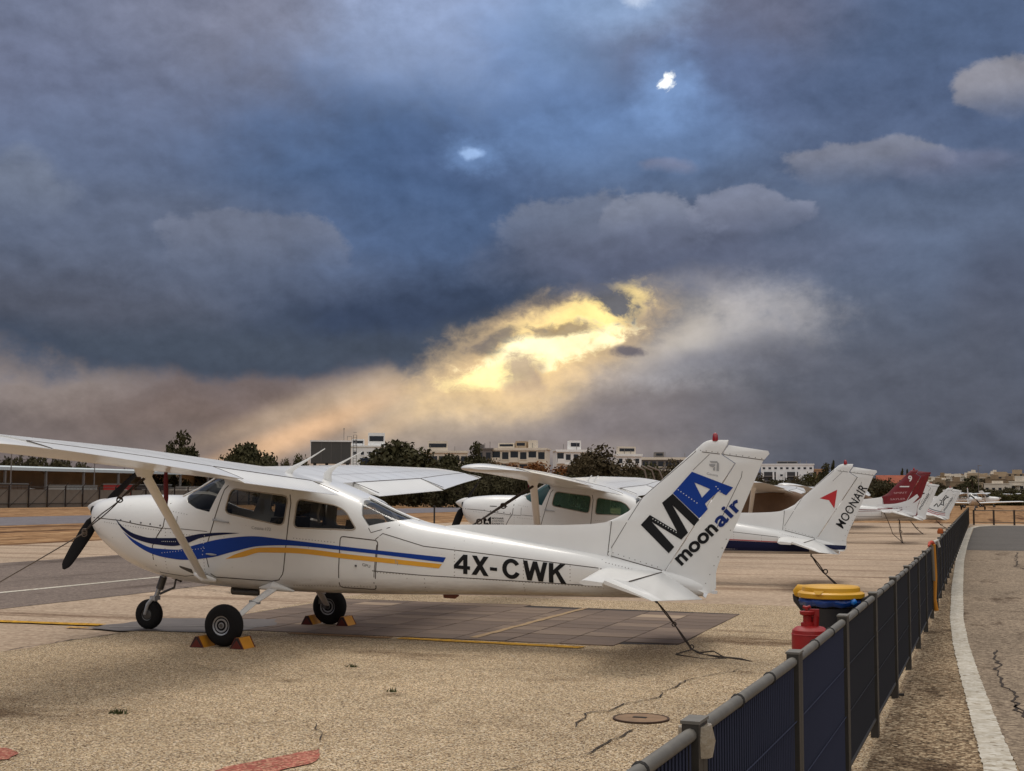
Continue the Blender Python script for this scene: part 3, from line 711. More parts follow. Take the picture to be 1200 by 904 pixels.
        MB().box((2.64, s*1.175, .29), (.07, .05, .07)).build('brake_caliper', steel, root)
    # cabin step & exhaust & belly fairing
    MB().lathe([(0, -.16), (.05, -.14), (.055, .10), (0, .16)], (2.30, -.16, .50), 'x', 12).build('exhaust_stack', steel, root, 40)
    MB().tube([(2.2, -.2, .49), (2.52, -.2, .485)], [.035, .04], 10, True, .6).build('belly_fairing', steel, root, 40)
    MB().lathe([(0, -.09), (.03, -.08), (.035, .05), (0, .10)], (4.78, 0, .50), 'x', 12).build('belly_light', mat('belly_red', (120, 70, 60), .5), root, 40)
    # nose gear
    MB().tube([(1.18, 0, .70), (1.11, 0, .55), (1.02, 0, .33)], [.032, .03, .026], 10).build('nose_strut', grey, root, 40)
    MB().tube([(1.14, 0, .62), (1.09, 0, .48)], .045, 10).build('strut_collar', steel, root, 40)
    MB().tube([(1.22, -.02, .66), (1.32, -.02, .60), (1.30, -.02, .50), (1.10, -.01, .42)], .014, 8).build('torque_link', steel, root, 40)
    MB().tube([(1.16, .02, .66), (1.38, .0, .58)], .022, 8).build('shimmy_damper', steel, root, 40)
    f = MB()
    for s in (-1, 1): f.tube([(1.03, s*.045, .37), (.985, s*.085, .30), (.95, s*.09, .18)], [.022, .022, .016], 8, True, .6)
    f.box((1.03, 0, .37), (.07, .12, .05)); f.build('nose_fork', grey, root, 40)
    wl = MB(); tyre(wl, (.955, 0, .178), .178, .13, .07); w = wl.build('nose_wheel', rub, root, 30)
    MB().lathe([(0, -.05), (.045, -.052), (.06, -.045), (.072, -.052), (.072, .05), (0, .05)], (.955, 0, .178), 'y', 24).build('rim', steel, w, 30)
    # spinner, propeller, intakes
    sp_ = MB().lathe([(0, .045), (.03, .075), (.065, .13), (.095, .19), (.115, .24), (.128, .30), (.10, .305)], (0, 0, 0), 'x', 28).build('spinner', mat('spinner_white', (.70, .68, .64), .35, coat=.3), root, 40)
    for o in (sp_,):
        for v in o.data.vertices: v.co = (v.co.x+.005, v.co.y, v.co.z+1.425-.10*(v.co.x-.2))
    pm = mat('propeller_black', (.008, .007, .007), .7, spec=.12)
    hub = Vector((.235, 0, 1.41)); VD = Vector((-.6, .8, 0))
    for d, flip in ((Vector((-.08, -.60, -.72)).normalized(), 0), (Vector((.08, .78, .54)).normalized(), 1)):
        rings = []; side = VD.cross(d).normalized(); nn = side.cross(d)
        if flip: side = Vector((.35, -.5, .75)); side = (side-d*side.dot(d)).normalized(); nn = side.cross(d)
        for k in range(17):
            t = .13+.87*k/16; r = t*.90; ch = float(np.interp(t, [.13, .24, .4, .7, .9, .97, 1.0], [.035, .074, .080, .070, .056, .040, .014])); tw = R_((t-.5)*-22)
            c = hub+d*r; cu = side*math.cos(tw)+nn*math.sin(tw); n2 = cu.cross(d)
            rings.append([c+cu*ch*math.cos(2*math.pi*j/12)+n2*.013*math.sin(2*math.pi*j/12)*(1.2-t*.7) for j in range(12)])
        MB().loft(rings).build('propeller_blade', pm, root, 50)
    for s in (-1, 1):
        MB().tube([(.285, s*.225, 1.40), (.42, s*.225, 1.40)], .055, 14, True, .8).build('air_intake', mat('intake_black', (.01, .01, .01), .9), root)
    # empennage
    fin_mesh().build('fin', Wh, root, 35); rudder_mesh().build('rudder', Wh, root, 35); dorsal_mesh().build('dorsal_fin', Wh, root, 35)
    for s in (-1, 1):
        sb_ = stab_mesh(s).build('stabiliser', Wh, root, 35); MB().tube([(7.162-.05*y/1.72, s*y, .812-.02*y/1.72) for y in frange(.12, 1.44, 8)], .006, 5).build('hinge_gap', MATS['seam_dark'], sb_); elev_mesh(s).build('elevator', Wh, root, 35)
    b = MB(); b.lathe([(.03, -.01), (.03, .02), (.026, .055), (.016, .07), (0, .075)], (7.71, 0, 2.185), 'z', 16); b.build('beacon', mat('beacon_red', (150, 8, 14), .2, coat=.5), root, 40)
    MB().tube([(7.07, 0, .56), (7.07, 0, .50), (7.09, 0, .485)], .014, 6).build('tie_down_ring', steel, root, 40)
    MB().box((7.69, 0, .61), (.05, .05, .03)).build('tail_light', mat('lamp_white', (.7, .7, .7), .3), root)
    return root
def rounded3(c, hx, hy, z):
    return [(c[0]+hx*math.copysign(abs(math.cos(a))**.6, math.cos(a)), c[1]+hy*math.copysign(abs(math.sin(a))**.6, math.sin(a)), z) for a in [2*math.pi*i/14 for i in range(14)]]
PROTO = make_aircraft()
def bvh_of(*names):
    V = []; Fc = []
    for ch in PROTO.children:
        if ch.name.split('.')[0] in names:
            o = len(V); V += [v.co.copy() for v in ch.data.vertices]; Fc += [tuple(i+o for i in p.vertices) for p in ch.data.polygons]
    return BVHTree.FromPolygons(V, Fc)
bvh_tail = bvh_of('fin', 'rudder', 'fuselage', 'dorsal_fin')
for me_nm, fn, m_ in (('fin', bvh_tail, None),):
    bm = bmesh.new()
    for L, w in (([(7.51, 2.068), (6.936, 1.586), (6.57, 1.0)], .006), ([(6.60, 1.33), (6.565, .975), (7.15, .825)], .008), ([(7.495, 2.071), (7.76, 2.037)], .007), ([(7.79, 2.033), (8.212, 1.973)], .007), ([(7.653, 2.036), (7.482, 1.872)], .005), ([(7.70, 1.23), (7.98, 1.80), (7.99, 1.86)], .005)): line_strip(bm, L, w)
    drape_bm(bm, bvh_tail, .002, .12); fin_o = [c for c in PROTO.children if c.name.startswith('fin')][0]; bm_obj(bm, 'seam_line', MATS['seam_dark'], fin_o)
    bm = bmesh.new()
    def rv(a, b, p=.06, r=.006):
        a, b = Vector(a), Vector(b); k = int((b-a).length/p)
        for i in range(k+1):
            q = a+(b-a)*i/max(k, 1); bmesh.ops.create_circle(bm, cap_ends=True, segments=5, radius=r, matrix=Matrix.Translation((q.x, 0, q.y)) @ Matrix.Rotation(R_(90), 4, 'X'))
    rv((7.50, 2.085), (7.74, 2.055)); rv((7.80, 2.045), (8.19, 1.99)); rv((6.62, 1.0), (7.1, .86)); rv((7.60, .70), (7.86, 1.25), .09)
    drape_bm(bm, bvh_tail, .002, 1); stuff(bm_obj(bm, 'rivet', MATS['rivet_grey'], fin_o))
BLACK = lambda: mat('decal_black', (.006, .006, .007), .5, spec=.25); BLUE = lambda: mat('decal_blue', (.003, .040, .27), .45, spec=.25); NAVY = lambda: mat('decal_navy', (.004, .008, .045), .45, spec=.25)
YEL = lambda: mat('decal_yellow', (.75, .36, .025), .35, coat=.3)
def by(n, root): return [c for c in root.children if c.name.split('.')[0] == n][0]

def dress_main(root):
    fus = by('fuselage', root); fin = by('fin', root); rud = by('rudder', root)
    U = [(.889, 1.161), (1.059, 1.065), (1.317, .981), (1.654, .969), (1.798, 1.004), (2.0, 1.055), (2.224, 1.1), (2.623, 1.135), (3.017, 1.103), (3.855, 1.023), (4.857, .932)]
    L = [(.89, 1.159), (1.06, 1.021), (1.319, .908), (1.545, .869), (1.724, .855), (2.092, .89), (2.358, .955), (2.721, 1.028), (3.018, 1.039), (3.856, .981), (4.828, .879)]
    for nm, u, l, mm in (('blue_stripe', U, L, BLUE()), ('navy_stripe', [(.761, 1.312), (.886, 1.217), (1.06, 1.138), (1.3, 1.097), (1.638, 1.102), (1.969, 1.155), (2.276, 1.171), (2.445, 1.166)], [(.761, 1.31), (.869, 1.195), (1.045, 1.089), (1.337, 1.025), (1.585, 1.009), (1.736, 1.033), (1.971, 1.111), (2.276, 1.15), (2.445, 1.165)], NAVY()),
                         ('yellow_stripe', [(2.279, .879), (2.428, .941), (2.726, 1.011), (3.019, 1.015), (3.856, .945), (4.815, .861)], [(2.281, .877), (2.496, .903), (2.723, .957), (3.02, .957), (3.857, .894), (4.782, .815)], YEL())):
        bm = ribbon(u, l, 90, 4); drape_bm(bm, bvh_src, .0035, .1); bm_obj(bm, nm, mm, fus)
    # registration in plain bold strokes, measured in thousandths of the line length
    o_, ux_, uy_ = Vector((4.946, .769)), Vector((1.215, -.098))/1007, Vector((0, .205))/186
    def Q(*ps): return [tuple(o_+ux_*x+uy_*y) for x, y in ps]
    arc = lambda r, a: (560+r[0]*math.cos(R_(a)), 93+r[1]*math.sin(R_(a)))
    G = {'4': [[(84, 0), (122, 0), (122, 186), (84, 186)], [(0, 44), (146, 44), (146, 78), (0, 78)], [(0, 78), (42, 78), (122, 186), (84, 186)]],
         'X': [[(158, 0), (203, 0), (312, 186), (267, 186)], [(267, 0), (314, 0), (206, 186), (162, 186)]], 'dash': [[(326, 58), (390, 58), (390, 90), (326, 90)]],
         'C': [[arc((82, 97), a), arc((82, 97), a+16), arc((43, 59), a+16), arc((43, 59), a)] for a in range(32, 322, 16)],
         'W': [[(655, 0), (695, 0), (657, 186), (617, 186)], [(655, 0), (695, 0), (744, 186), (706, 186)], [(755, 0), (795, 0), (744, 186), (706, 186)], [(755, 0), (795, 0), (835, 186), (796, 186)]],
         'K': [[(852, 0), (892, 0), (892, 186), (852, 186)], [(886, 62), (912, 96), (1000, 186), (950, 186), (886, 116)], [(905, 105), (932, 128), (1007, 0), (958, 0)]]}
    for ch, polys in G.items():
        if ch == 'C': polys = [[(x-42, y) for x, y in p] for p in polys]
        if ch in 'WK': polys = [[(x+(4 if ch == 'W' else 0), y) for x, y in p] for p in polys]
        for k_, pl_ in enumerate(polys if ch != 'C' else [polys]):
            bm = drape([Q(*q) for q in (pl_ if ch == 'C' else [pl_])], bvh_src, .0042+.0004*k_, .05)
            bm_obj(bm, 'registration_lettering', BLACK(), fus)
    A = [(7.469, 1.854), (7.895, 1.691), (7.823, 1.61), (7.744, 1.65), (7.602, 1.522), (7.632, 1.467), (7.544, 1.369), (7.268, 1.63)]
    H = [(7.493, 1.744), (7.658, 1.674), (7.572, 1.585)]
    # the letter is cut into convex pieces round its triangular opening
    P = [[A[0], (7.682, 1.7725), H[1], H[0]], [(7.682, 1.7725), A[1], A[2], A[3], H[1]], [H[1], A[3], A[4], H[2]], [H[2], A[4], A[5], A[6], (7.412, 1.4935)], [H[0], H[2], (7.412, 1.4935), A[7]], [A[0], H[0], A[7]]]
    bm = drape(P, bvh_tail, .0055); bm_obj(bm, 'blue_letter_a', BLUE(), fin)
    Mx = [[(6.924, 1.297), (7.022, 1.401), (7.04, 1.331), (7.279, 1.072), (7.22, 1.004)], [(7.022, 1.401), (7.309, 1.232), (7.352, 1.147), (7.04, 1.331)], [(7.152, 1.529), (7.265, 1.624), (7.261, 1.507), (7.424, 1.221), (7.352, 1.147), (7.309, 1.232)], [(7.265, 1.624), (7.544, 1.357), (7.489, 1.289), (7.261, 1.507)]]
    bm = drape(Mx, bvh_tail, .0055); bm_obj(bm, 'black_letter_m', BLACK(), fin)
    d = Vector((.648, .628)); uy = Vector((-.072, .072))
    o = Vector((7.35, .878))
    bm = text_bm('moon', o, d*.60, uy, .03, .98); drape_bm(bm, bvh_tail, .0055, .06); bm_obj(bm, 'tail_lettering', BLACK(), rud)
    bm = text_bm('air', o+d*.63, d*.37, uy*1.36, .03, 1.08); drape_bm(bm, bvh_tail, .0055, .06); bm_obj(bm, 'tail_lettering', mat('decal_deep_blue', (.006, .024, .15), .45, spec=.25), rud)
    g = mat('decal_grey', (.33, .33, .33), .5)
    P = [[(7.655, 1.965), (7.735, 1.962), (7.742, 1.945), (7.668, 1.948)], [(7.65, 1.935), (7.715, 1.932), (7.712, 1.915), (7.69, 1.90), (7.655, 1.915)], [(7.735, 1.955), (7.752, 1.94), (7.75, 1.86), (7.725, 1.865), (7.728, 1.92)], [(7.69, 1.89), (7.712, 1.905), (7.71, 1.865), (7.69, 1.868)]]
    bm = drape(P, bvh_tail, .0055); bm_obj(bm, 'tail_emblem', g, fin)
    bm = text_bm('Cessna', (7.625, 1.825), (.115, -.022), (0, .025), .0, 1.0); drape_bm(bm, bvh_tail, .0055, .06); bm_obj(bm, 'tail_emblem', g, fin)
    for t, o, w, h in (('Cessna 172', (2.60, 1.215), .24, .035), ('N', (4.30, .86), .03, .05), ('GPU', (3.93, .83), .09, .03)):
        bm = text_bm(t, o, (w, -.02), (0, h)); drape_bm(bm, bvh_src, .004, .06); bm_obj(bm, 'small_placard', g if t != 'GPU' else MATS['oily_steel'], fus)
    wh = mat('rivet_white', (.75, .75, .72), .5); bm = bmesh.new()
    for a, b, n in (((7.325, 1.665), (7.52, 1.53), 8), ((7.055, 1.360), (7.30, 1.222), 10), ((7.72, 1.70), (7.78, 1.63), 4)):
        for i in range(n):
            q = Vector(a)+(Vector(b)-Vector(a))*i/(n-1); bmesh.ops.create_circle(bm, cap_ends=True, segments=6, radius=.006, matrix=Matrix.Translation((q.x, 0, q.y)) @ Matrix.Rotation(R_(90), 4, 'X'))
    drape_bm(bm, bvh_tail, .0075, 1); stuff(bm_obj(bm, 'rivet', wh, fin))
    bm = bmesh.new()
    for a, b, n in (((1.44, .93), (2.0, .99), 16), ((1.44, 1.06), (1.62, 1.06), 8), ((1.98, .92), (2.0, 1.13), 6)):
        for i in range(n):
            q = Vector(a)+(Vector(b)-Vector(a))*i/(n-1); bmesh.ops.create_circle(bm, cap_ends=True, segments=6, radius=.005, matrix=Matrix.Translation((q.x, 0, q.y)) @ Matrix.Rotation(R_(90), 4, 'X'))
    drape_bm(bm, bvh_src, .006, 1); stuff(bm_obj(bm, 'rivet', wh, fus))
    for y, pts in ((-.50, [(3.02, 1.79), (3.024, 1.835), (3.07, 1.885), (3.16, 1.935), (3.30, 2.01), (3.47, 2.108)]), (.0, [(3.262, 1.74), (3.263, 1.833), (3.30, 1.885), (3.37, 1.93), (3.50, 1.995), (3.691, 2.09)])):
        MB().tube([(x, y, z) for x, z in pts], [.055, .05, .032, .018, .009, .005], 10, True, .45, ref=(1, 0, 0)).build('whip_aerial', WHITE(), root, 40)
    # rolled cover of the pitot tube on the near wing is a thing of its own (below)

# ------------------------------------------------------------------ ground
def gmat(name, cols, scale, fine=.5, rough=.9, bump=.3, stain=None, patch=.12, speck=None, joints=None):
    """ground: voronoi/noise aggregate between given colours, large stains"""
    m = bpy.data.materials.new(name); m.use_nodes = True; nt = m.node_tree; N = nt.nodes; K = nt.links; b = N['Principled BSDF']
    b.inputs['Roughness'].default_value = rough; b.inputs['Specular IOR Level'].default_value = .12
    g = N.new('ShaderNodeNewGeometry'); pos = g.outputs['Position']
    v = N.new('ShaderNodeTexVoronoi'); v.inputs['Scale'].default_value = scale; v.inputs['Randomness'].default_value = 1; K.new(pos, v.inputs['Vector'])
    sc = N.new('ShaderNodeSeparateColor'); K.new(v.outputs['Color'], sc.inputs[0])
    n2 = N.new('ShaderNodeTexNoise'); n2.inputs['Scale'].default_value = scale*.45; n2.inputs['Detail'].default_value = 3; K.new(pos, n2.inputs['Vector'])
    a = N.new('ShaderNodeMath'); a.operation = 'MULTIPLY_ADD'; K.new(sc.outputs[0], a.inputs[0]); a.inputs[1].default_value = fine; 
    a2 = N.new('ShaderNodeMath'); a2.operation = 'MULTIPLY_ADD'; K.new(n2.outputs[0], a2.inputs[0]); a2.inputs[1].default_value = 1-fine; a2.inputs[2].default_value = 0
    K.new(a2.outputs[0], a.inputs[2])
    r = N.new('ShaderNodeValToRGB'); K.new(a.outputs[0], r.inputs[0]); e = r.color_ramp.elements
    while len(e) < len(cols): e.new(.5)
    for i, (p, c) in enumerate(cols): e[i].position = p; e[i].color = lin(c)
    cur = r.outputs[0]
    def mul(fac, lo_, hi_, a0=.3, a1=.7):
        nonlocal cur
        mr = N.new('ShaderNodeMapRange'); K.new(fac, mr.inputs[0]); mr.inputs[1].default_value = a0; mr.inputs[2].default_value = a1; mr.inputs[3].default_value = lo_; mr.inputs[4].default_value = hi_
        s = N.new('ShaderNodeVectorMath'); s.operation = 'SCALE'; K.new(cur, s.inputs[0]); K.new(mr.outputs[0], s.inputs[3]); cur = s.outputs[0]
    nl = N.new('ShaderNodeTexNoise'); nl.inputs['Scale'].default_value = .35; nl.inputs['Detail'].default_value = 7; nl.inputs['Roughness'].default_value = .6; K.new(pos, nl.inputs['Vector'])
    mul(nl.outputs[0], 1-patch*1.6, 1+patch)
    nm = N.new('ShaderNodeTexNoise'); nm.inputs['Scale'].default_value = 4.5; nm.inputs['Detail'].default_value = 5; K.new(pos, nm.inputs['Vector'])
    mul(nm.outputs[0], 1-patch*.7, 1+patch*.6)
    if stain:
        mp = N.new('ShaderNodeMapping'); mp.inputs[3].default_value = stain[2]; K.new(pos, mp.inputs[0])
        ns = N.new('ShaderNodeTexNoise'); ns.inputs['Scale'].default_value = 1; ns.inputs['Detail'].default_value = 6; ns.inputs['Roughness'].default_value = .65; K.new(mp.outputs[0], ns.inputs['Vector'])
        mr = N.new('ShaderNodeMapRange'); mr.interpolation_type = 'SMOOTHSTEP'; K.new(ns.outputs[0], mr.inputs[0]); mr.inputs[1].default_value = stain[1]; mr.inputs[2].default_value = stain[1]+.14; mr.inputs[4].default_value = stain[3]
        mx = N.new('ShaderNodeMix'); mx.data_type = 'RGBA'; mx.blend_type = 'MULTIPLY'; K.new(mr.outputs[0], mx.inputs[0]); K.new(cur, mx.inputs[6]); mx.inputs[7].default_value = lin(stain[0]); cur = mx.outputs[2]
    if bump and scale > 20:      # oil drips and old scuffs
        vo = N.new('ShaderNodeTexVoronoi'); vo.inputs['Scale'].default_value = .75; K.new(pos, vo.inputs['Vector'])
        nz = N.new('ShaderNodeTexNoise'); nz.inputs['Scale'].default_value = 5; nz.inputs['Detail'].default_value = 4; K.new(pos, nz.inputs['Vector'])
        ad = N.new('ShaderNodeMath'); ad.operation = 'MULTIPLY_ADD'; K.new(nz.outputs[0], ad.inputs[0]); ad.inputs[1].default_value = .16; K.new(vo.outputs['Distance'], ad.inputs[2])
        mo = N.new('ShaderNodeMapRange'); mo.interpolation_type = 'SMOOTHSTEP'; K.new(ad.outputs[0], mo.inputs[0]); mo.inputs[1].default_value = .20; mo.inputs[2].default_value = .10; mo.inputs[4].default_value = .45
        mx = N.new('ShaderNodeMix'); mx.data_type = 'RGBA'; mx.blend_type = 'MULTIPLY'; K.new(mo.outputs[0], mx.inputs[0]); K.new(cur, mx.inputs[6]); mx.inputs[7].default_value = lin((128, 112, 98)); cur = mx.outputs[2]
    K.new(cur, b.inputs['Base Color'])
    if bump:
        bp = N.new('ShaderNodeBump'); bp.inputs['Strength'].default_value = bump; bp.inputs['Distance'].default_value = .012
        bh = N.new('ShaderNodeMath'); bh.operation = 'SUBTRACT'; bh.inputs[0].default_value = 1; K.new(v.outputs['Distance'], bh.inputs[1]); K.new(bh.outputs[0], bp.inputs['Height']); K.new(bp.outputs[0], b.inputs['Normal'])
    MATS[name] = m; return m
def sheet(name, poly, z, m, sub=False):
    z = z+.020 if z < -.005 else z
    me = bpy.data.meshes.new(name); me.from_pydata([(x, y, z) for x, y in poly], [], [tuple(range(len(poly)))]); me.materials.append(m)
    return struct(put(name, me))
def rect(x0, y0, x1, y1): return [(x0, y0), (x1, y0), (x1, y1), (x0, y1)]
def ragged(poly, step, amp, seed=1):
    rnd = random.Random(seed); out = []
    for i in range(len(poly)):
        a, b = Vector(poly[i]), Vector(poly[(i+1) % len(poly)]); k = max(1, int((b-a).length/step))
        for j in range(k): out.append(tuple(a+(b-a)*j/k+Vector((rnd.uniform(-amp, amp), rnd.uniform(-amp, amp)))))
    return out
EARTH = gmat('dry_earth', [(.2, (104, 74, 48)), (.5, (148, 112, 76)), (.8, (176, 142, 104))], 2.0, .4, .95, .2, patch=.15, stain=((120, 92, 62), .5, (.5, .03, 1), .8))
SMOOTH = gmat('apron_concrete', [(.15, (134, 114, 94)), (.5, (172, 150, 128)), (.85, (196, 176, 152))], 28, .35, .85, .15, patch=.10, stain=((150, 130, 112), .52, (.08, .9, 1), .7))
COARSE = gmat('exposed_aggregate', [(.12, (58, 44, 34)), (.30, (122, 100, 78)), (.50, (196, 167, 130)), (.70, (222, 199, 162)), (.88, (244, 230, 208))], 112, .68, .85, .9, patch=.13, stain=((122, 94, 66), .55, (.22, .45, 1), .75))
TAXI = gmat('taxiway_asphalt', [(.2, (92, 80, 74)), (.6, (122, 108, 98)), (.9, (150, 136, 122))], 30, .4, .8, .2, patch=.08, stain=((140, 124, 112), .55, (.5, .06, 1), .6))
RUNWAY = gmat('runway_asphalt', [(.2, (96, 92, 96)), (.8, (124, 118, 120))], 6, .4, .8, 0, patch=.05)
VERGE = gmat('verge_aggregate', [(.12, (50, 40, 30)), (.36, (112, 92, 70)), (.6, (158, 134, 106)), (.85, (206, 186, 154))], 48, .62, .9, .8, patch=.2, stain=((96, 70, 48), .55, (1.6, .8, 1), .8))
ROAD = gmat('old_road', [(.15, (88, 74, 62)), (.5, (136, 120, 102)), (.85, (170, 152, 130))], 40, .5, .88, .5, patch=.14, stain=((110, 88, 68), .54, (1.2, .35, 1), .75))
DARKROAD = gmat('dark_road', [(.2, (78, 74, 70)), (.8, (104, 98, 92))], 30, .4, .8, .3, patch=.08)
GRASS = gmat('rough_grass', [(.2, (52, 56, 26)), (.5, (84, 84, 40)), (.8, (118, 108, 58))], 1.2, .4, .95, 0, patch=.2)
sheet('ground', rect(-3000, -1500, 3000, 6000), -.045, GRASS)
sheet('earth_ground', rect(-140, -80, 60, 420), -.040, EARTH)
sheet('runway', rect(-60, -80, -45, 420), -.034, RUNWAY)
sheet('apron_ground', rect(-28.3, -60, 2.5, 82), -.034, SMOOTH)
sheet('taxiway', ragged(rect(-21.3, -60, -12.9, 82), 2.0, .06, 5), -.029, TAXI)
struct(sheet('coarse_apron', ragged(rect(-9.45, -6, .3, 19.9), .25, .05, 3), -.024, COARSE))
sheet('verge_ground', [(-.68, -6), (.62, -6), (.55, 2), (.3, 7), (.02, 11), (-.25, 17.5), (-.40, 30), (-.62, 75), (-.72, 75)], -.019, VERGE)
sheet('road', [(.50, -6), (12, -6), (12, 42), (-.5, 42), (-.42, 30), (-.28, 17.5), (0, 11), (.28, 7), (.45, 2)], -.018+.004, ROAD)
sheet('dark_road', [(-.5, 42), (12, 42), (12, 76.5), (1.0, 76.8), (0, 76), (-.4, 73.5)], -.012, DARKROAD)
paint_w = gmat('worn_white_paint', [(.18, (120, 104, 84)), (.30, (176, 166, 148)), (.8, (206, 200, 188))], 26, .5, .7, .4, patch=.10)
paint_y = gmat('worn_yellow_paint', [(.2, (130, 96, 50)), (.45, (190, 140, 36)), (.8, (206, 160, 50))], 24, .5, .8, .4, patch=.12)
paint_r = gmat('worn_red_paint', [(.2, (128, 84, 66)), (.5, (160, 86, 76)), (.9, (196, 152, 124))], 60, .7, .85, .5, patch=.15)
def line_sheet(name, pts, w, z, m, seed=1, amp=.012, step=.15):
    z = z+.020 if z < -.005 else z
    rnd = random.Random(seed); P = [Vector(p) for p in pts]; seg = []
    ws = w if isinstance(w, (list, tuple)) else [w]*len(P)
    for i, (a, b) in enumerate(zip(P[:-1], P[1:])):
        k = max(1, int((b-a).length/step)); seg += [(a+(b-a)*j/k, ws[i]+(ws[i+1]-ws[i])*j/k) for j in range(k)]
    seg.append((P[-1], ws[-1])); vs = []; fs = []
    for i, (p, ww) in enumerate(seg):
        t = (seg[min(i+1, len(seg)-1)][0]-seg[max(i-1, 0)][0]).normalized(); n = Vector((-t.y, t.x))
        for s in (-1, 1): q = p+n*s*(ww/2+rnd.uniform(-amp, amp)); vs.append((q.x, q.y, z))
    fs = [(2*i, 2*i+1, 2*i+3, 2*i+2) for i in range(len(seg)-1)]
    me = bpy.data.meshes.new(name); me.from_pydata(vs, [], fs); me.materials.append(m); return struct(put(name, me))
line_sheet('taxiway_line', [(-15.0, -40), (-15.0, 82)], .17, -.024, paint_w, 2, .01, .5)
line_sheet('yellow_line', [(-26, 13.62), (-11.6, 13.80), (-10.2, 13.87)], .20, -.018, paint_y, 3, .012)
line_sheet('yellow_line', [(-7.6, 13.82), (-6.3, 13.80)], .14, -.017, mat('ochre_worn', (138, 100, 52), .9, var=.3, vscale=14), 14, .03)
line_sheet('yellow_line', [(-6.2, 13.80), (-5.95, 13.80), (-4.02, 13.68)], .18, -.017, paint_y, 4, .02)
sheet('asphalt_patch', ragged([(-10.15, 13.5), (-9.6, 13.35), (-8.3, 13.6), (-8.2, 14.6), (-8.6, 15.2), (-10.0, 14.9)], .2, .05, 15), -.015, mat('patch_asphalt', (92, 84, 80), .75, var=.15, vscale=2))
line_sheet('white_scrape', [(-9.9, 13.6), (-9.0, 14.1), (-8.3, 14.3)], .04, -.010, mat('scrape_pale', (140, 134, 128), .9, var=.3, vscale=12), 16, .01)
line_sheet('yellow_line', [(-10.4, 13.45), (-9.6, 13.55)], .10, -.017, paint_y, 8, .02)
line_sheet('yellow_line', [(-5.42, 14.1), (-5.34, 18.3)], .09, .009, mat('faded_line', (150, 124, 90), .9, var=.2, vscale=8), 5, .012)
line_sheet('white_edge_line', [(.62, -2), (.44, 2), (.24, 6), (.065, 8.5), (-.02, 10.2), (-.15, 13), (-.255, 15.5), (-.345, 18.5), (-.44, 24.6), (-.55, 35), (-.585, 45.5), (-.575, 60), (-.56, 70), (-.3, 74), (.4, 76.3), (2, 77.1), (8, 77.6)], [.26, .24, .21, .19, .175, .165, .165, .17, .19, .2, .22, .22, .24, .3, .3, .3, .3], -.008, paint_w, 6, .006, .05)
line_sheet('faded_line', [(-4.6, 13.0), (-4.2, 12.2)], .01, -.019, paint_w, 7)
def gp(px, py):
    a, e = azel(px, py); d = EYE/math.tan(R_(-e)); return (math.sin(R_(a))*d, math.cos(R_(a))*d)
sheet('red_paint_mark', ragged([gp(*q) for q in ((240, 912), (262, 899), (300, 893), (330, 886), (372, 879), (375, 886), (366, 895), (330, 903), (300, 915))], .06, .012, 5), -.017, paint_r)
sheet('red_paint_mark', ragged([gp(*q) for q in ((-20, 878), (8, 877), (22, 883), (10, 890), (-20, 893))], .05, .012, 6), -.017, paint_r)
# cracks
crack_m = mat('crack_dark', (46, 34, 24), .95)
def crack(pts, w, seed, z=-.016):
    z += .020
    rnd = random.Random(seed); P = [Vector(p) for p in pts]; seg = []
    for a, b in zip(P[:-1], P[1:]):
        k = max(2, int((b-a).length/.09)); n = Vector((-(b-a).y, (b-a).x)).normalized(); off = 0
        for j in range(k): off = off*.7+rnd.gauss(0, .018); seg.append(a+(b-a)*j/k+n*off)
    seg.append(P[-1]); vs = []; 
    for i, p in enumerate(seg):
        t = (seg[min(i+1, len(seg)-1)]-seg[max(i-1, 0)]).normalized(); n = Vector((-t.y, t.x)); ww = w*rnd.uniform(.25, 1.2)*(1 if 0 < i < len(seg)-1 else .1)
        vs += [(p.x+n.x*ww/2, p.y+n.y*ww/2, z), (p.x-n.x*ww/2, p.y-n.y*ww/2, z)]
    me = bpy.data.meshes.new('pavement_crack'); me.from_pydata(vs, [], [(2*i, 2*i+1, 2*i+3, 2*i+2) for i in range(len(seg)-1)]); me.materials.append(crack_m); struct(put('pavement_crack', me))
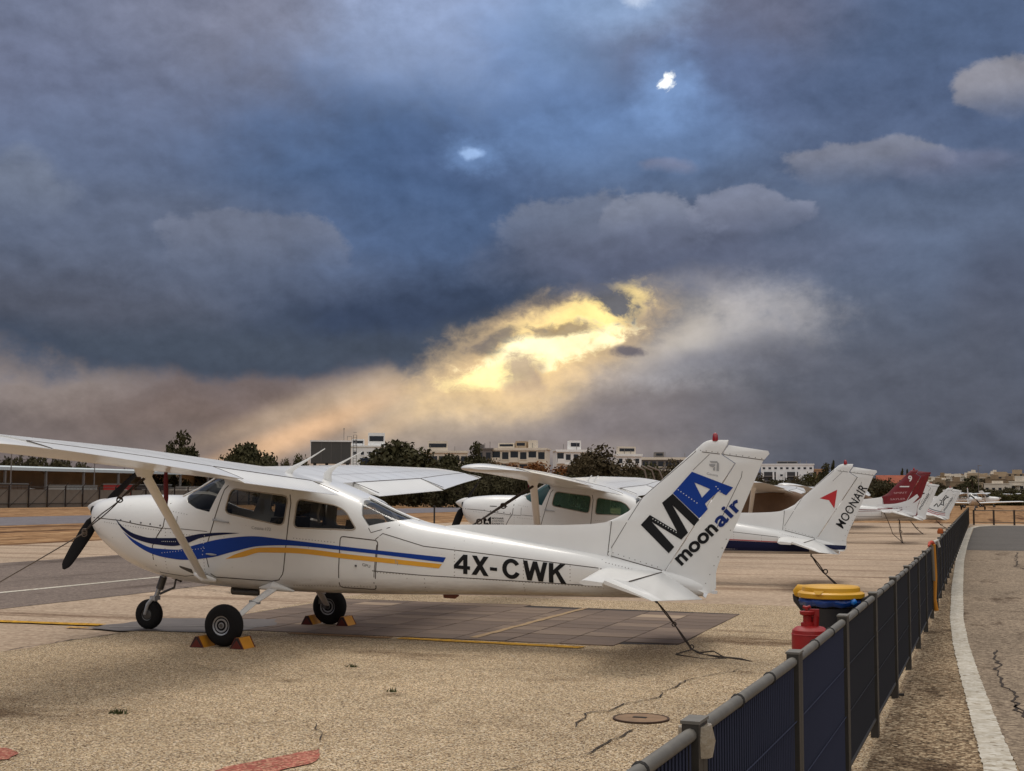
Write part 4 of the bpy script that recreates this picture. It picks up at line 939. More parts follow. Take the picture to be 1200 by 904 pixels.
for i, (pts, w) in enumerate([([(-9.45, 11.2), (-9.40, 13.3)], .03), ([(-2.15, 12.6), (-2.45, 11.6), (-2.5, 10.6), (-2.75, 9.7), (-2.7, 9.0)], .016), ([(-2.3, 9.1), (-2.35, 8.2), (-2.75, 7.4), (-3.0, 6.5)], .018), ([(-7.2, 11.0), (-6.0, 10.5), (-4.9, 11.4), (-4.0, 11.9)], .010),
        ([(-5.5, 8.0), (-4.5, 8.6), (-4.1, 7.9)], .010), ([(-13.2, 20), (-10.5, 18.5), (-9.6, 20)], .03), ([(-20, 30), (-12, 30.4), (-3, 30.1)], .03), ([(-24, 41), (-12, 41.2), (-2, 41)], .04), ([(-8, 36), (-3, 35.6), (-.9, 35.8)], .03), ([(-16, 24), (-11, 24.5), (-10, 27)], .03),
        ([(.4, 9.5), (.2, 11.5), (.05, 13.4), (.1, 15)], .03), ([(.6, 6.5), (.45, 8), (.55, 9.2), (.35, 10.2)], .022), ([(.25, 8.2), (.40, 9.0), (.3, 10.3), (.2, 11.2)], .02), ([(.9, 25), (1.2, 29), (.7, 33), (.9, 41)], .035), ([(-.40, 20), (3, 20.2)], .02), ([(-.46, 27), (4, 27.2)], .02), ([(-.60, 11.4), (-.2, 11.3), (-.1, 11.5)], .014), ([(-.55, 8.7), (-.25, 8.6)], .02), ([(-.3, 7.5), (0, 7.9), (.05, 8.4)], .012), ([(-22.5, 26), (-18, 26.2), (-13, 25.8)], .05), ([(-18, 21), (-14, 21.4), (-9.9, 21.0)], .03), ([(1.0, 12.5), (.5, 13.5), (.6, 15)], .02), ([(-.5, 42.05), (6, 42.1)], .05)]): crack(pts, w, 40+i, -.010 if pts[0][0] > -.66 else -.016)
# paving of the parking stand: slabs laid in a bed
sheet('paving_bed', ragged([(-9.33, 13.93), (-4.6, 13.95), (-3.12, 14.32), (-3.14, 18.30), (-9.33, 18.70)], .3, .012, 9), -.022, mat('joint_dark', (44, 34, 28), .95))
slab_m = [mat('stained_slab_'+n, c, .8, var=.14, vscale=3, bump=.25, bscale=50) for n, c in (('brown', (104, 84, 68)), ('umber', (94, 75, 60)), ('grey', (114, 94, 76)))]
pale_slab = mat('clean_slab', (150, 128, 104), .8, var=.1)
bed = [o for o in COL.objects if o.name == 'paving_bed'][0]; rnd = random.Random(4); slabs = []
SLW, SLD = .62, .42
sm_ = [MB().b2((-SLW/2+.007, -SLD/2+.007, -.03), (SLW/2-.007, SLD/2-.007, 0)).mesh('paving_slab', m_) for m_ in slab_m+[pale_slab]]
for i in range(10):
    for j in range(11):
        x = -9.02+i*SLW; y = 14.16+j*SLD
        if y > 18.5-.03*i: continue
        if y < 14.0+(.30 if i > 8 else 0): continue
        k = rnd.choice([0, 0, 1, 1, 2]); k = 3 if (i, j) in ((8, 8),) or rnd.random() < .02 else k
        o = put('paving_slab', sm_[k], bed, (x+rnd.uniform(-.003, .003), y, .004+rnd.uniform(-.002, .001)))
# manhole
mh = thing('manhole_cover', 'round rusty manhole cover set in the gravelly apron beside the fence', 'manhole cover', (-2.36, 9.53, -.003))
rust = mat('rusty_iron', (128, 100, 72), .8, var=.25, vscale=9, bump=.4, bscale=60)
MB().lathe([(.205, 0), (.205, .012), (.19, .012), (.19, .004)], (0, 0, 0), 'z', 36).build('frame', mat('rust_dark', (70, 50, 36), .9), mh)
MB().lathe([(.188, 0), (.188, .010), (.0, .012)], (0, 0, 0), 'z', 36).build('lid', rust, mh)
MB().box((-.01, 0, .0135), (.10, .045, .003)).build('lifting_slot', mat('slot_black', (.01, .008, .006), .9), mh)
# weed tufts and small debris
weed = mat('weed', (58, 62, 26), .9, var=.3, vscale=30)
def tuft(x, y, lab, n=40, r=.09):
    mb = MB(); rr = random.Random(int(x*100))
    for i in range(n):
        a = rr.uniform(0, 6.28); d = r*rr.random(); p = Vector((d*math.cos(a), d*.5*math.sin(a), 0)); h = rr.uniform(.01, .04); q = p+Vector((rr.uniform(-.03, .03), rr.uniform(-.03, .03), h)); w = Vector((.006, .004, 0)); mb.add([p-w, p+w, q], [(0, 1, 2)])
    o = mb.build('weed_tuft', weed); o.location = (x, y, -.003); tag(o, lab, 'weed')
tuft(-6.03, 8.41, 'flat green weed tuft in the open apron left of the aircraft wheels'); tuft(-5.6, 11.4, 'small weed tuft in a crack, farther back on the gravelly apron', 20, .06)
tuft(-4.6, 10.1, 'dry weed tuft on the crack in the middle of the apron', 16, .05)

# ------------------------------------------------------------------ aircraft on the line
def place(root, x, y, rz, label, group=None, pitch=0.):
    root['label'] = label
    if group: root['group'] = group
    root.rotation_euler = (0, pitch, rz); R3 = Matrix.Rotation(rz, 3, 'Z') @ Matrix.Rotation(pitch, 3, 'Y')
    piv = Vector((2.7, 0, 0)); off = Matrix.Rotation(rz, 3, 'Z') @ piv-R3 @ piv
    root.location = Vector((x, y, 0))+off
    return root
MINOR = ('cooling_louvre', 'door_latch', 'brake_caliper', 'step_plate', 'seat_belt', 'sun_shade', 'sun_visor', 'door_post', 'tail_light', 'shimmy_damper', 'cowl_fastener', 'axle', 'belly_light')
FARSKIP = MINOR+('seam_line', 'rivet', 'window_frame', 'cabin_floor', 'instrument_panel', 'seat', 'rear_seat', 'gear_fairing', 'strut_foot', 'strut_cuff', 'hub_cap', 'rim', 'door_handle', 'door_hinge', 'rear_window_strip', 'windscreen_pillar', 'exhaust_stack', 'belly_fairing', 'torque_link', 'strut_collar', 'tie_down_ring', 'air_intake')
ROWG = 'high wing aircraft parked in a row along the fence'
a2 = copy_tree(PROTO, None, MINOR); a4 = copy_tree(PROTO, None, MINOR); a5 = copy_tree(PROTO, None, MINOR); a6 = copy_tree(PROTO, None, MINOR)
farp = [copy_tree(PROTO, None, FARSKIP) for _ in range(12)]
PROTO.name = 'parked_aircraft'; dress_main(PROTO)
place(PROTO, -10.316, 13.603, .0234, 'nearest white high wing aircraft with blue, navy and yellow side stripes and 4X-CWK lettering', ROWG)
place(a2, -10.048, 24.973, .002, 'second aircraft in the row, white with navy belly and red arrow on its fin', ROWG)
place(a4, -9.75, 47.9, .004, 'aircraft with dark red fin farther along the row', ROWG, pitch=-R_(3.6))
place(a5, -9.95, 59.3, .004, 'white aircraft right behind the red finned one, black marks on its fin', ROWG)
place(a6, -9.28, 70.5, .004, 'farthest white aircraft of the row, with red stripes below its fin', ROWG, pitch=R_(2.0))
def dress2(root):
    fus = by('fuselage', root); fin = by('fin', root); rud = by('rudder', root); red = mat('decal_red', (.42, .02, .03), .4)
    bm = ribbon([(1.0, .86), (3, .80), (5.5, .775), (6.4, .745), (7.05, .72)], [(1.1, .66), (3, .52), (5.5, .525), (6.4, .535), (7.05, .545)], 60, 4); drape_bm(bm, bvh_tail, .004, .1); bm_obj(bm, 'navy_belly_band', NAVY(), fus)
    bm = ribbon([(7.18, .725), (7.45, .712), (7.70, .70)], [(7.38, .66), (7.52, .625), (7.68, .63)], 14, 3); drape_bm(bm, bvh_tail, .004, .1); bm_obj(bm, 'navy_belly_band', NAVY(), rud)
    bm = ribbon([(1.0, .885), (3, .825), (5.5, .80), (6.4, .765), (7.08, .738)], [(1.0, .866), (3, .806), (5.5, .782), (6.4, .75), (7.08, .725)], 60, 1); drape_bm(bm, bvh_tail, .0045, .1); bm_obj(bm, 'red_stripe', red, fus)
    bm = drape([[(7.245, 1.557), (7.559, 1.716), (7.41, 1.523)], [(7.559, 1.716), (7.503, 1.373), (7.41, 1.523)]], bvh_tail, .004); bm_obj(bm, 'red_arrow', mat('arrow_red', (.50, .02, .025), .4), fin)
    bm = text_bm('MOONAIR', (7.648, 1.005), (.450, .742), (-.128, .086), .008, 1.05); drape_bm(bm, bvh_tail, .004, .06); bm_obj(bm, 'tail_lettering', BLACK(), rud)
    K = BLACK()
    bm = drape([[(.823, 1.174), (.868, 1.15), (.868, 1.03), (.823, 1.018)], [(.945, 1.15), (.99, 1.174), (.99, 1.018), (.945, 1.03)], [(.868, 1.15), (.905, 1.10), (.868, 1.08)], [(.945, 1.15), (.945, 1.08), (.905, 1.10)], [(.85, 1.018), (.905, 1.06), (.95, 1.018)]], bvh_src, .004); bm_obj(bm, 'cowl_logo', K, fus)
    for i, t in enumerate(('MOONAIR', 'AVIATION', 'EXPERTS')):
        bm = text_bm(t, (1.01, 1.125-.052*i), (.25, -.002), (0, .034), .015 if i == 0 else 0); drape_bm(bm, bvh_src, .004, .06); bm_obj(bm, 'cowl_lettering', K, fus)
    bm = drape([[(.95, 1.385), (1.10, 1.38), (1.10, 1.366), (.95, 1.371)], [(1.19, 1.38), (1.32, 1.376), (1.32, 1.362), (1.19, 1.366)]], bvh_src, .004); bm_obj(bm, 'cowl_lettering', K, fus)
    teal = mat('teal_shade', (40, 130, 136), .7)
    shell_part(grow(W_FRONT, .02), 1.5, 2.25, .03).build('sun_screen', teal, root, 30)
    shell_part(grow(W_DOOR, .01), 2.5, 3.1, .05, sel=lambda x, y, z: y > 0 and x > 2.6).build('sun_screen', mat('green_shade', (120, 150, 122), .8), root, 30)
    shell_part(grow(W_REAR, .01), 3.0, 3.9, .05, sel=lambda x, y, z: y > 0 and x > 3.35).build('sun_screen', mat('green_shade', (120, 150, 122), .8), root, 30)
    gg = bpy.data.materials.new('green_glass'); gg.use_nodes = True; N = gg.node_tree.nodes; K = gg.node_tree.links
    N['Principled BSDF'].inputs['Base Color'].default_value = lin((92, 128, 104)); N['Principled BSDF'].inputs['Roughness'].default_value = .2
    tr_ = N.new('ShaderNodeBsdfTransparent'); tr_.inputs[0].default_value = (.55, .75, .65, 1); mx_ = N.new('ShaderNodeMixShader'); mx_.inputs[0].default_value = .42
    K.new(tr_.outputs[0], mx_.inputs[1]); K.new(N['Principled BSDF'].outputs[0], mx_.inputs[2]); K.new(mx_.outputs[0], N['Material Output'].inputs[0])
    for c in list(root.children):
        if c.name.split('.')[0] in ('door_window', 'cabin_window'): c.data = c.data.copy(); c.data.materials[0] = gg
    for y in (-.35, .1): MB().tube([(2.9, y, 1.82), (2.93, y, 1.90), (3.0, y, 1.98)], [.03, .02, .006], 8, True, .4, ref=(1, 0, 0)).build('whip_aerial', WHITE(), root, 40)
dress2(a2)
def recolour(o, m):
    o.data = o.data.copy(); o.data.materials.clear(); o.data.materials.append(m)
def dress4(root):
    red = mat('fin_red', (116, 14, 24), .3, coat=.4); recolour(by('fin', root), red); recolour(by('rudder', root), red)
    fin = by('fin', root); fus = by('fuselage', root); W = mat('decal_white', (.72, .70, .68), .5)
    bm = text_bm('9', (7.50, 1.80), (.13, 0), (0, .2), .03); drape_bm(bm, bvh_tail, .006, .06); bm_obj(bm, 'tail_lettering', W, fin)
    bm = drape([[(7.20, 1.66), (7.52, 1.64), (7.50, 1.60), (7.19, 1.62)]], bvh_tail, .006); bm_obj(bm, 'tail_lettering', W, fin)
    for t, o, w, h in (('SPIRIT', (6.98, 1.40), .45, .06), ('SAYLER', (6.85, 1.19), .50, .06)):
        bm = text_bm(t, o, (w, -.01), (0, h), .01); drape_bm(bm, bvh_tail, .006, .06); bm_obj(bm, 'tail_lettering', mat('decal_pale', (190, 140, 140), .6), fin)
    for nm, u, l, mm in (('white_sweep', [(6.4, 1.07), (6.9, 1.06), (7.35, 1.13), (7.75, 1.35)], [(6.4, .96), (7.0, .93), (7.45, .98), (7.8, 1.25)], W), ('white_sweep', [(6.9, .98), (7.3, .98), (7.6, 1.05), (7.88, 1.22)], [(6.9, .70), (7.3, .66), (7.62, .62), (7.74, 1.0)], W),
                         ('red_pinstripe', [(6.4, .93), (7.0, .91), (7.45, .96)], [(6.4, .90), (7.0, .885), (7.47, .94)], red)):
        bm = ribbon(u, l, 24, 3); drape_bm(bm, bvh_tail, .006, .1); bm_obj(bm, nm, mm, fin)
    for u, l in (([(4.0, 1.08), (5.5, .96), (6.5, .90)], [(4.0, 1.06), (5.5, .94), (6.5, .885)]), ([(4.0, .98), (5.5, .89), (6.5, .85)], [(4.0, .965), (5.5, .875), (6.5, .835)])):
        bm = ribbon(u, l, 24, 1); drape_bm(bm, bvh_src, .004, .1); bm_obj(bm, 'red_pinstripe', red, fus)
dress4(a4)
def dress5(root, stripes):
    fin = by('fin', root); rud = by('rudder', root); K = BLACK(); bm = bmesh.new()
    for L in (((6.95, 1.22), (7.1, 1.38), (7.14, 1.20), (7.28, 1.36), (7.34, 1.52), (7.22, 1.55)), ((7.28, 1.36), (7.42, 1.28), (7.40, 1.50), (7.52, 1.66), (7.66, 1.72)), ((7.36, 1.55), (7.52, 1.80), (7.60, 1.70))): line_strip(bm, L, .045)
    drape_bm(bm, bvh_tail, .004, .12); bm_obj(bm, 'black_emblem', K, fin)
    bm = text_bm('moonair', (7.47, 1.0), (.42, .70), (-.09, .06), .02); drape_bm(bm, bvh_tail, .004, .08); bm_obj(bm, 'tail_lettering', mat('decal_dark_grey', (.08, .085, .09), .5), rud)
    if stripes:
        red = MATS['decal_red']
        for k in range(3):
            dz = -.09*k; bm = ribbon([(6.55, 1.22+dz), (7.0, 1.04+dz), (7.5, .95+dz*.8)], [(6.55, 1.18+dz), (7.0, 1.01+dz), (7.5, .925+dz*.8)], 20, 1); drape_bm(bm, bvh_tail, .005, .1); bm_obj(bm, 'red_pinstripe', NAVY() if k == 0 else red, fin)
dress5(a5, False); dress5(a6, True)
# cloth covers over the cabins of two aircraft
cloth = mat('tan_canvas', (104, 80, 60), .9, var=.15, vscale=2, bump=.3, bscale=14)
def cover(pl, lab):
    rows = []
    for i, x in enumerate(frange(1.42, 4.35, 40)):
        r = []; base = ring(x, 64, -.035)
        for j, p in enumerate(base):
            k = .012*math.sin(x*21+math.sin(j*.5)*1.5)*(1 if p[2] < 1.7 else .2); yy = p[1]*(1+k*1.4)
            r.append((p[0], yy, max(p[2], .64+.03*math.sin(x*9)) if p[2] < 1.0 else min(p[2], 1.70 if x > 2.05 and x < 3.6 else 9)))
        rows.append(r)
    o = MB().loft(rows).build('cabin_cover', cloth, None, 50); tag(o, lab, 'aircraft cover', 'tan canvas covers over aircraft cabins')
    o.location = pl.location; o.rotation_euler = pl.rotation_euler
cover(a4, 'tan canvas cover wrapped round the cabin of the red finned aircraft'); cover(a6, 'tan canvas cover on the cabin of the farthest aircraft in the row')
for pl, lab in ((a4, 'small orange wing tip flag on the covered aircraft'),):
    pass
# far aircraft beyond the row and across the field
far_spots = [(1150, 584, 205, 172, 0), (1184, 585, 250, 165, 0), (1128, 583, 190, 188, 0), (1140, 583, 160, 97, 1), (470, 588, 215, 95, 1), (500, 588, 228, 80, 1), (528, 588, 240, 100, 1), (548, 588, 250, 85, 1), (452, 588, 205, 88, 1), (18, 579, 172, 60, 0), (84, 579, 176, 120, 1), (196, 579, 190, 75, 0)]
far_lab = ['white high wing aircraft parked beyond the end of the fence, middle of the far group', 'white aircraft far right past the fence end', 'white aircraft just past the fence end, partly behind the last fin', 'white low wing aircraft just beyond the fence corner',
           'small white aircraft across the field, below the wing tip, second from left', 'small white aircraft across the field, middle of the far row', 'small white aircraft across the field, second from the right', 'small white aircraft across the field, rightmost, by the second spinner', 'small white aircraft across the field, leftmost of the far row', 'white aircraft parked behind the perimeter fence at the left edge', 'white low wing aircraft behind the perimeter fence, below the canopy roof', 'white aircraft behind the perimeter fence, seen between strut and cabin']
for o, (px, py, d, rz, low), lab in zip(farp, far_spots, far_lab):
    p = far(px, py, d); p.z = 0; rz_ = R_(rz)
    if low:
        for c in list(o.children):
            n_ = c.name.split('.')[0]
            if n_ in ('wing', 'flap', 'aileron'): c.location.z -= 1.05
            if n_ in ('wing_strut', 'gear_leg'): bpy.data.objects.remove(c)
    place(o, p.x-2.7*math.cos(rz_), p.y-2.7*math.sin(rz_), rz_, lab, 'aircraft parked far off across the field', pitch=-R_(4))
# tie-down ropes
ropem = mat('rope_brown', (.055, .042, .035), .9, bump=.5, bscale=200); ropep = mat('rope_pale', (.16, .13, .11), .9)
def W(root, p): bpy.context.view_layer.update(); return root.matrix_world @ Vector(p)
pole = MB().tube([(0, 0, 0), (0, 0, 1.1)], .04, 6).build('marker_post', mat('post_black', (.02, .02, .02), .8)); pole.location = far(509, 600, 60); pole.location.z = 0; tag(pole, 'thin dark marker post on the apron left of the second propeller', 'post')
def rope(pts, lab, r=.009, loops=(), group='tie-down ropes under the aircraft', strands=2, m=None):
    t = thing('tie_down_rope', lab, 'rope', pts[-1], 0, group); o = Vector(pts[-1]); P = [Vector(p)-o for p in pts]; fine = []
    for a, b in zip(P[:-1], P[1:]): fine += [a+(b-a)*i/8 for i in range(8)]
    fine.append(P[-1])
    for s in range(strands):
        q = [f+Vector((math.sin(i*.35+s*3.14)*r*1.6, math.cos(i*.35+s*3.14)*r*1.2, math.sin(i*.2+s)*r)) for i, f in enumerate(fine)]
        MB().tube(q, r, 6).build('strand', m or ropem, t, 60)
    for c in loops:
        c = Vector(c)-o; MB().tube([c+Vector((math.cos(a)*r*3, math.sin(a*1.3)*r*2, math.sin(a)*r*3.2)) for a in frange(0, 9, 16)], r*.9, 6).build('knot', m or ropem, t, 60)
    return t
for pl, nm in ((PROTO, 'nearest aircraft'),):
    a, b, c = W(pl, (2.56, -2.60, 1.75)), W(pl, (2.30, -2.62, 1.545)), W(pl, (1.928, -2.65, 1.225)); e = W(pl, (-.40, -2.65, -.01))
    rope([a, b], 'dark rope end made fast to the near wing strut of the striped aircraft', .008, [b], strands=2)
    for k_ in (-1, 1): rope([b, (b+c)/2+Vector((0, 0, .018*k_)), c], 'doubled rope between the two knots, crossing the white nose'+(' (upper strand)' if k_ > 0 else ' (lower strand)'), .006, strands=1)
    rope([c, W(pl, (.951, -2.65, .711)), e], 'single rope running from the knot by the propeller down to the apron', .0065, [c+Vector((0, 0, .012)), c+Vector((0, 0, -.02)), c], strands=1, m=ropep)
    MB()
    k = W(pl, (7.09, 0, .485)); g1 = Vector((-2.16, 13.17, .002)); m1 = k+(Vector((-2.86, 13.75, .10))-k)*.48+Vector((0, 0, -.03))
    rope([k, m1, Vector((-2.86, 13.72, .03)), Vector((-2.70, 13.55, .0)), Vector((-2.5, 13.35, .004)), Vector((-2.3, 13.28, .0)), g1], 'dark rope from the tail of the striped aircraft to the apron by the fence', .0065, [m1, (-2.86, 13.72, .05)], strands=2)
    rope([Vector((-2.78, 13.66, 0)), Vector((-2.60, 13.55, .03)), Vector((-2.42, 13.30, .003)), Vector((-2.62, 13.20, .002)), Vector((-2.95, 13.42, .003)), Vector((-2.86, 13.70, .02))], 'loose coil of rope lying on the apron under the striped tail', .007, strands=1)
for pl, nm, dx in ((a2, 'second aircraft, above the yellow bin', .5), (a4, 'red finned aircraft', .1), (a5, 'aircraft behind the red finned one', .5), (a6, 'farthest aircraft of the row', .5)):
    k = W(pl, (7.09, 0, .485)); g1 = Vector((k.x+dx, k.y-.3, -.02)); rope([k, (k+g1)/2+Vector((-.03, 0, -.03)), g1], 'slack rope from the tail of the '+nm, .012, [(k+g1)/2])
k = W(a4, (6.6, -.2, .8)); rope([k, Vector((k.x+.3, k.y-.3, .3)), Vector((k.x+.7, k.y-.4, -.02)), Vector((k.x+1.6, k.y-.4, -.02))], 'second rope, curling on the apron below the red fin', .012, strands=1)
k = W(a2, (2.56, -2.60, 1.75)); c = W(a2, (1.55, -2.62, 1.12)); rope([k, c, c+(c-k)*1.8], 'dark rope crossing the lettered cowling of the second aircraft', .014, [k+(c-k)*.55, c])
# red pitot flag
fl = MB(); fl.tube([(0, 0, 0), (0, 0, -.10), (.006, .004, -.28), (0, 0, -.40)], [.022, .028, .03, .024], 8, True, .5); o = fl.build('pitot_cover', mat('flag_red', (96, 16, 22), .8), None, 40); o.location = W(PROTO, (2.16, -1.6, 1.84)); tag(o, 'red cloth pitot cover hanging below the near wing of the striped aircraft', 'cover')
fl = MB(); fl.tube([(0, 0, 0), (0, 0, -.16)], .035, 8, True, .5); o = fl.build('pitot_cover', MATS['flag_red'], None, 40); o.location = W(a2, (2.16, -1.6, 1.84)); tag(o, 'red pitot cover below the wing of the second aircraft', 'cover')
# wheel chocks
cy = mat('chock_yellow', (196, 132, 24), .6, var=.1, vscale=10); cr_ = mat('chock_red', (96, 30, 16), .7); cb = mat('chock_black', (.02, .018, .016), .8)
def chock(p, flip, lab):
    t = thing('wheel_chock', lab, 'wheel chock', p, .0234+(math.pi if flip else 0), 'yellow wheel chocks')
    MB().prism([(0, -.018), (.165, -.018), (.095, .108), (.070, .108)], -.13, .13).build('block', cb, t)
    for fx in (1, -1):
        MB().add([(.0825+fx*a, b, c) for a, b, c in ((.013, -.11, .107), (.078, -.11, -.01), (.078, .11, -.01), (.013, .11, .107), (.017, -.11, .110), (.082, -.11, -.008), (.082, .11, -.008), (.017, .11, .110))], [(4, 5, 6, 7), (0, 3, 2, 1), (0, 1, 5, 4), (3, 7, 6, 2), (0, 4, 7, 3), (1, 2, 6, 5)]).build('yellow_face', cy, t)
    s = 1 if flip else -1
    MB().prism([(.02, .0), (.145, .0), (.0825, .09)], s*.1305, s*.1335).build('red_edge', cr_, t)
    for fx in (1, -1):
        for sy in (-1, 1): MB().tube([(.0825+fx*.014, sy*.122, .109), (.0825+fx*.082, sy*.122, -.012)], .008, 6).build('red_edge', cr_, t)
for (wx, wy), nm in (((2.70, -1.27), 'near main wheel'), ((2.70, 1.27), 'far main wheel')):
    chock(W(PROTO, (wx+.155, wy-.02, 0)), False, 'yellow faced chock behind the '+nm); chock(W(PROTO, (wx-.155, wy-.02, 0)), True, 'yellow faced chock in front of the '+nm)

# ------------------------------------------------------------------ barrier fence
galv = mat('galvanised_tube', (104, 100, 92), .6, metal=.15, var=.18, vscale=9, dirt=((90, 66, 44), .6, .6)); frame_d = mat('barrier_frame', (62, 58, 52), .55, metal=.3, var=.2, vscale=7, dirt=((96, 62, 36), .62, .6)); navy = mat('navy_mesh_cloth', (.008, .010, .019), .95, spec=.08, var=.35, vscale=2.5, bump=.3, bscale=60); wire = mat('wire_blue_grey', (60, 63, 80), .8, spec=.1)
def ORD(n): return {1: 'first', 2: 'second', 3: 'third', 4: 'fourth', 5: 'fifth', 6: 'sixth', 7: 'seventh', 8: 'eighth', 9: 'ninth', 10: 'tenth', 11: 'eleventh', 12: 'twelfth'}.get(n, '%d%s' % (n, {1: 'st', 2: 'nd', 3: 'rd'}.get(n % 10 if n not in (11, 12, 13) else 0, 'th')))
FX = lambda y: float(np.interp(y, [0, 3, 6, 12, 20, 80], [-.92, -.84, -.755, -.685, -.65, -.73]))
LEN = 1.83; nb_ = 43; HT = .955
def pm_mesh():
    m1 = MB().tube([(0, .03, HT-.03), (0, LEN-.03, HT-.03)], .020, 10).mesh('top_rail', galv, 50)
    m2 = MB().tube([(0, .05, .12), (0, LEN-.05, .12)], .016, 8).mesh('bottom_rail', frame_d, 50)
    p1 = MB().b2((-.025, -.012, -.02), (.025, .044, HT+.0)).mesh('post', frame_d)
    cp = MB().b2((-.029, -.014, HT+.001), (.029, .046, HT+.010)).mesh('post_cap', galv)
    b = MB()
    for i in range(44):
        y = .075+i*(LEN-.13)/43; b.add([(.004, y-.0032, .12), (.004, y+.0032, .12), (.004, y+.0032, HT-.05), (.004, y-.0032, HT-.05), (.0085, y, .12), (.0085, y, HT-.05)], [(0, 3, 5, 4), (1, 4, 5, 2), (0, 1, 2, 3)])
    for z in (.42, .68): b.tube([(.014, .05, z), (.014, LEN-.05, z)], .003, 4)
    bars = b.mesh('wire_bar', wire)
    c = MB(); n = 24; rows = [[(-.012+.004*math.sin(i*1.7+k), .055+i*(LEN-.10)/n, z) for i in range(n+1)] for k, z in enumerate((.13, .4, .7, HT-.052))]; c.grid(rows); rows = [[(p[0]-.003, p[1], p[2]) for p in r] for r in rows]; c.grid(rows)
    cl = c.mesh('mesh_cloth', navy)
    tie = MB()
    tie.lathe([(.021, -.006), (.026, 0), (.021, .006)], (0, .62, HT-.03), 'y', 12)
    return m1, m2, p1, cp, bars, cl, tie.mesh('cable_tie', cb)
FM = pm_mesh(); ALT = {'wire_bar': FM[4].copy(), 'mesh_cloth': FM[5].copy()}
ALT['wire_bar'].materials[0] = mat('wire_dark_grey', (58, 58, 62), .8, spec=.1); ALT['mesh_cloth'].materials[0] = mat('slate_mesh_cloth', (22, 22, 26), .95, spec=.08, var=.4, vscale=2.5, bump=.3, bscale=60, dirt=((60, 52, 42), .6, .5))
for i in range(nb_):
    y = 2.12+i*LEN; x = FX(y); ang = math.atan2(-(FX(y+LEN)-FX(y)), LEN)
    pos = 'nearest the camera' if i == 0 else ('next to the camera, with tape on its post' if i == 1 else ('beside the red gas cylinder' if i == 3 else ('by the yellow bin' if i == 4 else ('holding the yellow strap' if i == 9 else ('last, at the far road bend' if i == nb_-1 else None)))))
    lab = 'dark navy barrier section '+pos if pos else 'dark navy mesh covered barrier section, '+ORD(i+1)+' from the camera along the fence'
    t = thing('barrier_section', lab, 'barrier', (x, y, -.005), ang, 'barrier sections forming the fence')
    for nm, me in zip(('top_rail', 'bottom_rail', 'post', 'post_cap', 'wire_bar', 'mesh_cloth', 'cable_tie'), FM):
        if i > 14 and nm in ('cable_tie',): continue
        o = put(nm, me, t)
        if nm == 'cable_tie': put('cable_tie', me, t, (0, .60, 0))
        if nm == 'wire_bar': stuff(o)
        if i >= 3 and nm in ('wire_bar', 'mesh_cloth'): o.data = ALT[nm]
    o = put('post', FM[2], t, (0, LEN-.058, 0)); put('post_cap', FM[3], t, (0, LEN-.058, 0))
    MB_f = None
# tape on the second post
t = thing('post_wrapping', 'clear tape and red rag wrapped round the fence post nearest the camera', 'tape', (FX(3.95), 3.95, HT-.03))
MB().tube([(0, .0, -.075), (.002, .0, -.03), (-.002, 0, .012)], [.050, .057, .050], 12).build('tape', mat('clear_tape', (150, 138, 118), .35, coat=.5, bump=1.0, bscale=40), t, 60)
MB().add([(.028, -.03, -.025), (.045, .0, -.03), (.030, .036, -.002), (.012, -.035, .028), (.02, .034, .03)], [(0, 1, 3), (1, 2, 4), (1, 4, 3)]).build('red_rag', mat('rag_red', (110, 34, 26), .8), t)
# far open barriers across the road end
def open_mesh():
    f = MB().tube([(0, 0, .80), (2.1, 0, .80)], .022, 6).tube([(0, 0, .15), (2.1, 0, .15)], .018, 6).mesh('rail', frame_d); p = MB().b2((-.05, -.05, -.01), (.05, .05, .84)).mesh('post', mat('far_post', (52, 42, 34), .8)); return f, p
OM = open_mesh()
for i in range(6):
    t = thing('open_barrier', 'open post and rail barrier closing the far end of the road', 'barrier', (-.45+i*2.12, 79.0, -.01), 0, 'open barriers at the road end'); put('rail', OM[0], t); put('post', OM[1], t); put('post', OM[1], t, (1.05, 0, 0))
# yellow strap and bits on the fence
t = thing('yellow_strap', 'long yellow strap hung over the fence with orange and white ends', 'strap', (FX(18.6)+.035, 18.6, 0))
MB().tube([(0, 0, .97), (.012, .1, .55), (.004, -.03, .25), (.02, .0, .10)], [.028, .026, .022, .03], 8, True, .5).build('webbing', mat('strap_yellow', (196, 128, 30), .7), t, 50)
MB().tube([(-.05, -.35, .96), (-.04, -.2, .99), (-.02, 0, 1.0), (.01, .06, .97)], [.012, .022, .024, .014], 8).build('orange_end', mat('strap_orange', (176, 60, 30), .7), t, 50)
MB().tube([(.0, .05, 1.0), (.05, .12, 1.02), (.07, .15, .93)], .018, 8).build('white_end', mat('strap_white', (190, 186, 178), .7), t, 50)
MB().tube([(-.012, -.15, .95), (-.0, -.16, .60), (.002, -.15, .50)], .02, 8, True, .4).build('grey_tail', mat('strap_grey', (120, 112, 100), .8), t, 50)
for px, y, c, lab in ((1098, 60, (170, 60, 40), 'small red and orange marker bag by the far fence'),):
    o = MB().lathe([(0, 0), (.12, .02), (.14, .1), (.10, .22), (0, .25)], (FX(y)-1.0, y, -.03), 'z', 10).build('marker_bag', mat('bag_orange', (176, 92, 40), .8), None, 40); tag(o, lab, 'bag')

